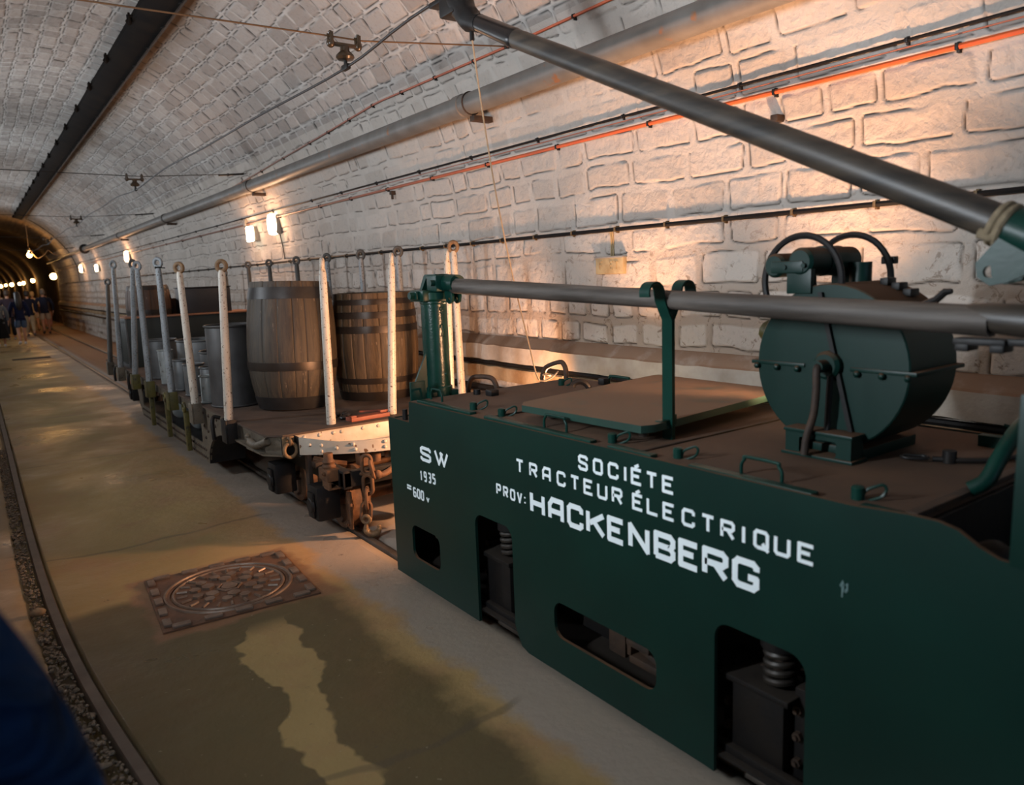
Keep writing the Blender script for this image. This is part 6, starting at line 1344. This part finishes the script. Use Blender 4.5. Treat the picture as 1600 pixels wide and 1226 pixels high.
HDARK = pm('dark_hair', (0.012, 0.009, 0.007), (0.02, 0.014, 0.01), 30, 0.5, 0, 0.4, 90)
HGREY = pm('grey_hair', (0.22, 0.19, 0.16), (0.14, 0.12, 0.10), 30, 0.6, 0, 0.4, 90)
HBLOND = pm('blond_hair', (0.62, 0.45, 0.24), (0.5, 0.35, 0.17), 30, 0.55, 0, 0.4, 90)
HBROWN = pm('brown_hair', (0.06, 0.035, 0.02), (0.04, 0.024, 0.015), 30, 0.55, 0, 0.4, 90)
person('person in navy sweater and pale shorts with grey hair, rightmost walker', (2.28, 33.6, 0), -0.05, 1.70, cloth('navy', (0.022, 0.028, 0.055)), cloth('paletan', (0.50, 0.43, 0.34)), HGREY, 0.13, sleeves='long', shoes=(0.06, 0.06, 0.06), build=1.08, elbow_out=0.05)
person('person with blond hair in white top and white shorts, left of the grey-haired walker', (2.13, 36.8, 0), 0.0, 1.62, cloth('cream', (0.70, 0.60, 0.44)), cloth('white', (0.66, 0.60, 0.50)), HBLOND, -0.12, shoes=(0.5, 0.32, 0.2), shoulder_bag=cloth('brownbag', (0.06, 0.04, 0.025)))
person('person in pink trousers mostly hidden behind the grey-haired walker', (2.66, 37.8, 0), 0.0, 1.62, cloth('greyviolet', (0.10, 0.09, 0.11)), cloth('pink', (0.62, 0.33, 0.30)), HBROWN, 0.1, pants_len='long', shoes=(0.3, 0.3, 0.3))
person('person with long dark hair in navy jacket, knee-length denim shorts and white shoes', (1.22, 27.9, 0), 0.08, 1.64, cloth('deepnavy', (0.010, 0.014, 0.045)), cloth('denim', (0.075, 0.115, 0.19)), HDARK, 0.15, long_hair=True, sleeves='long', shoes=(0.75, 0.75, 0.75), build=1.1)
person('person in dark blue jacket and tan trousers, between the long-haired and the blond walker', (1.72, 32.6, 0), 0.0, 1.66, cloth('darkblue', (0.012, 0.014, 0.028)), cloth('tan', (0.36, 0.28, 0.17)), HDARK, -0.12, sleeves='long', pants_len='long', shoes=(0.12, 0.1, 0.1), build=1.12)
person('person in dark purple shirt behind the long-haired walker', (1.06, 31.0, 0), 0.0, 1.72, cloth('plum', (0.045, 0.03, 0.04)), cloth('black', (0.012, 0.012, 0.014)), HBROWN, 0.1, pants_len='long', sleeves='long', build=1.1)
person('person in pale shirt with short hair, tallest at the left picture edge', (0.92, 34.0, 0), 0.0, 1.72, cloth('pale', (0.58, 0.52, 0.42)), cloth('black', (0.012, 0.012, 0.014)), HGREY, -0.1, pants_len='long', build=1.1)
person('person in grey cardigan and long black skirt with white shoes, at the left picture edge', (0.66, 27.4, 0), 0.0, 1.52, cloth('grey', (0.13, 0.14, 0.15)), cloth('blackskirt', (0.008, 0.008, 0.009)), HDARK, 0.12, skirt=True, sleeves='long', shoes=(0.75, 0.75, 0.75), build=1.1)
person('close blurred person in dark blue jacket at the lower left corner, cut by the frame', (-0.25, 0.86, 0), 0.0, 1.72, folded_cloth(), cloth('darktrousers', (0.015, 0.018, 0.03)), HDARK, 0.05, sleeves='long', pants_len='long', shoes=(0.05, 0.05, 0.05), build=1.12, elbow_out=0.0, arm=0.02, detail=3)
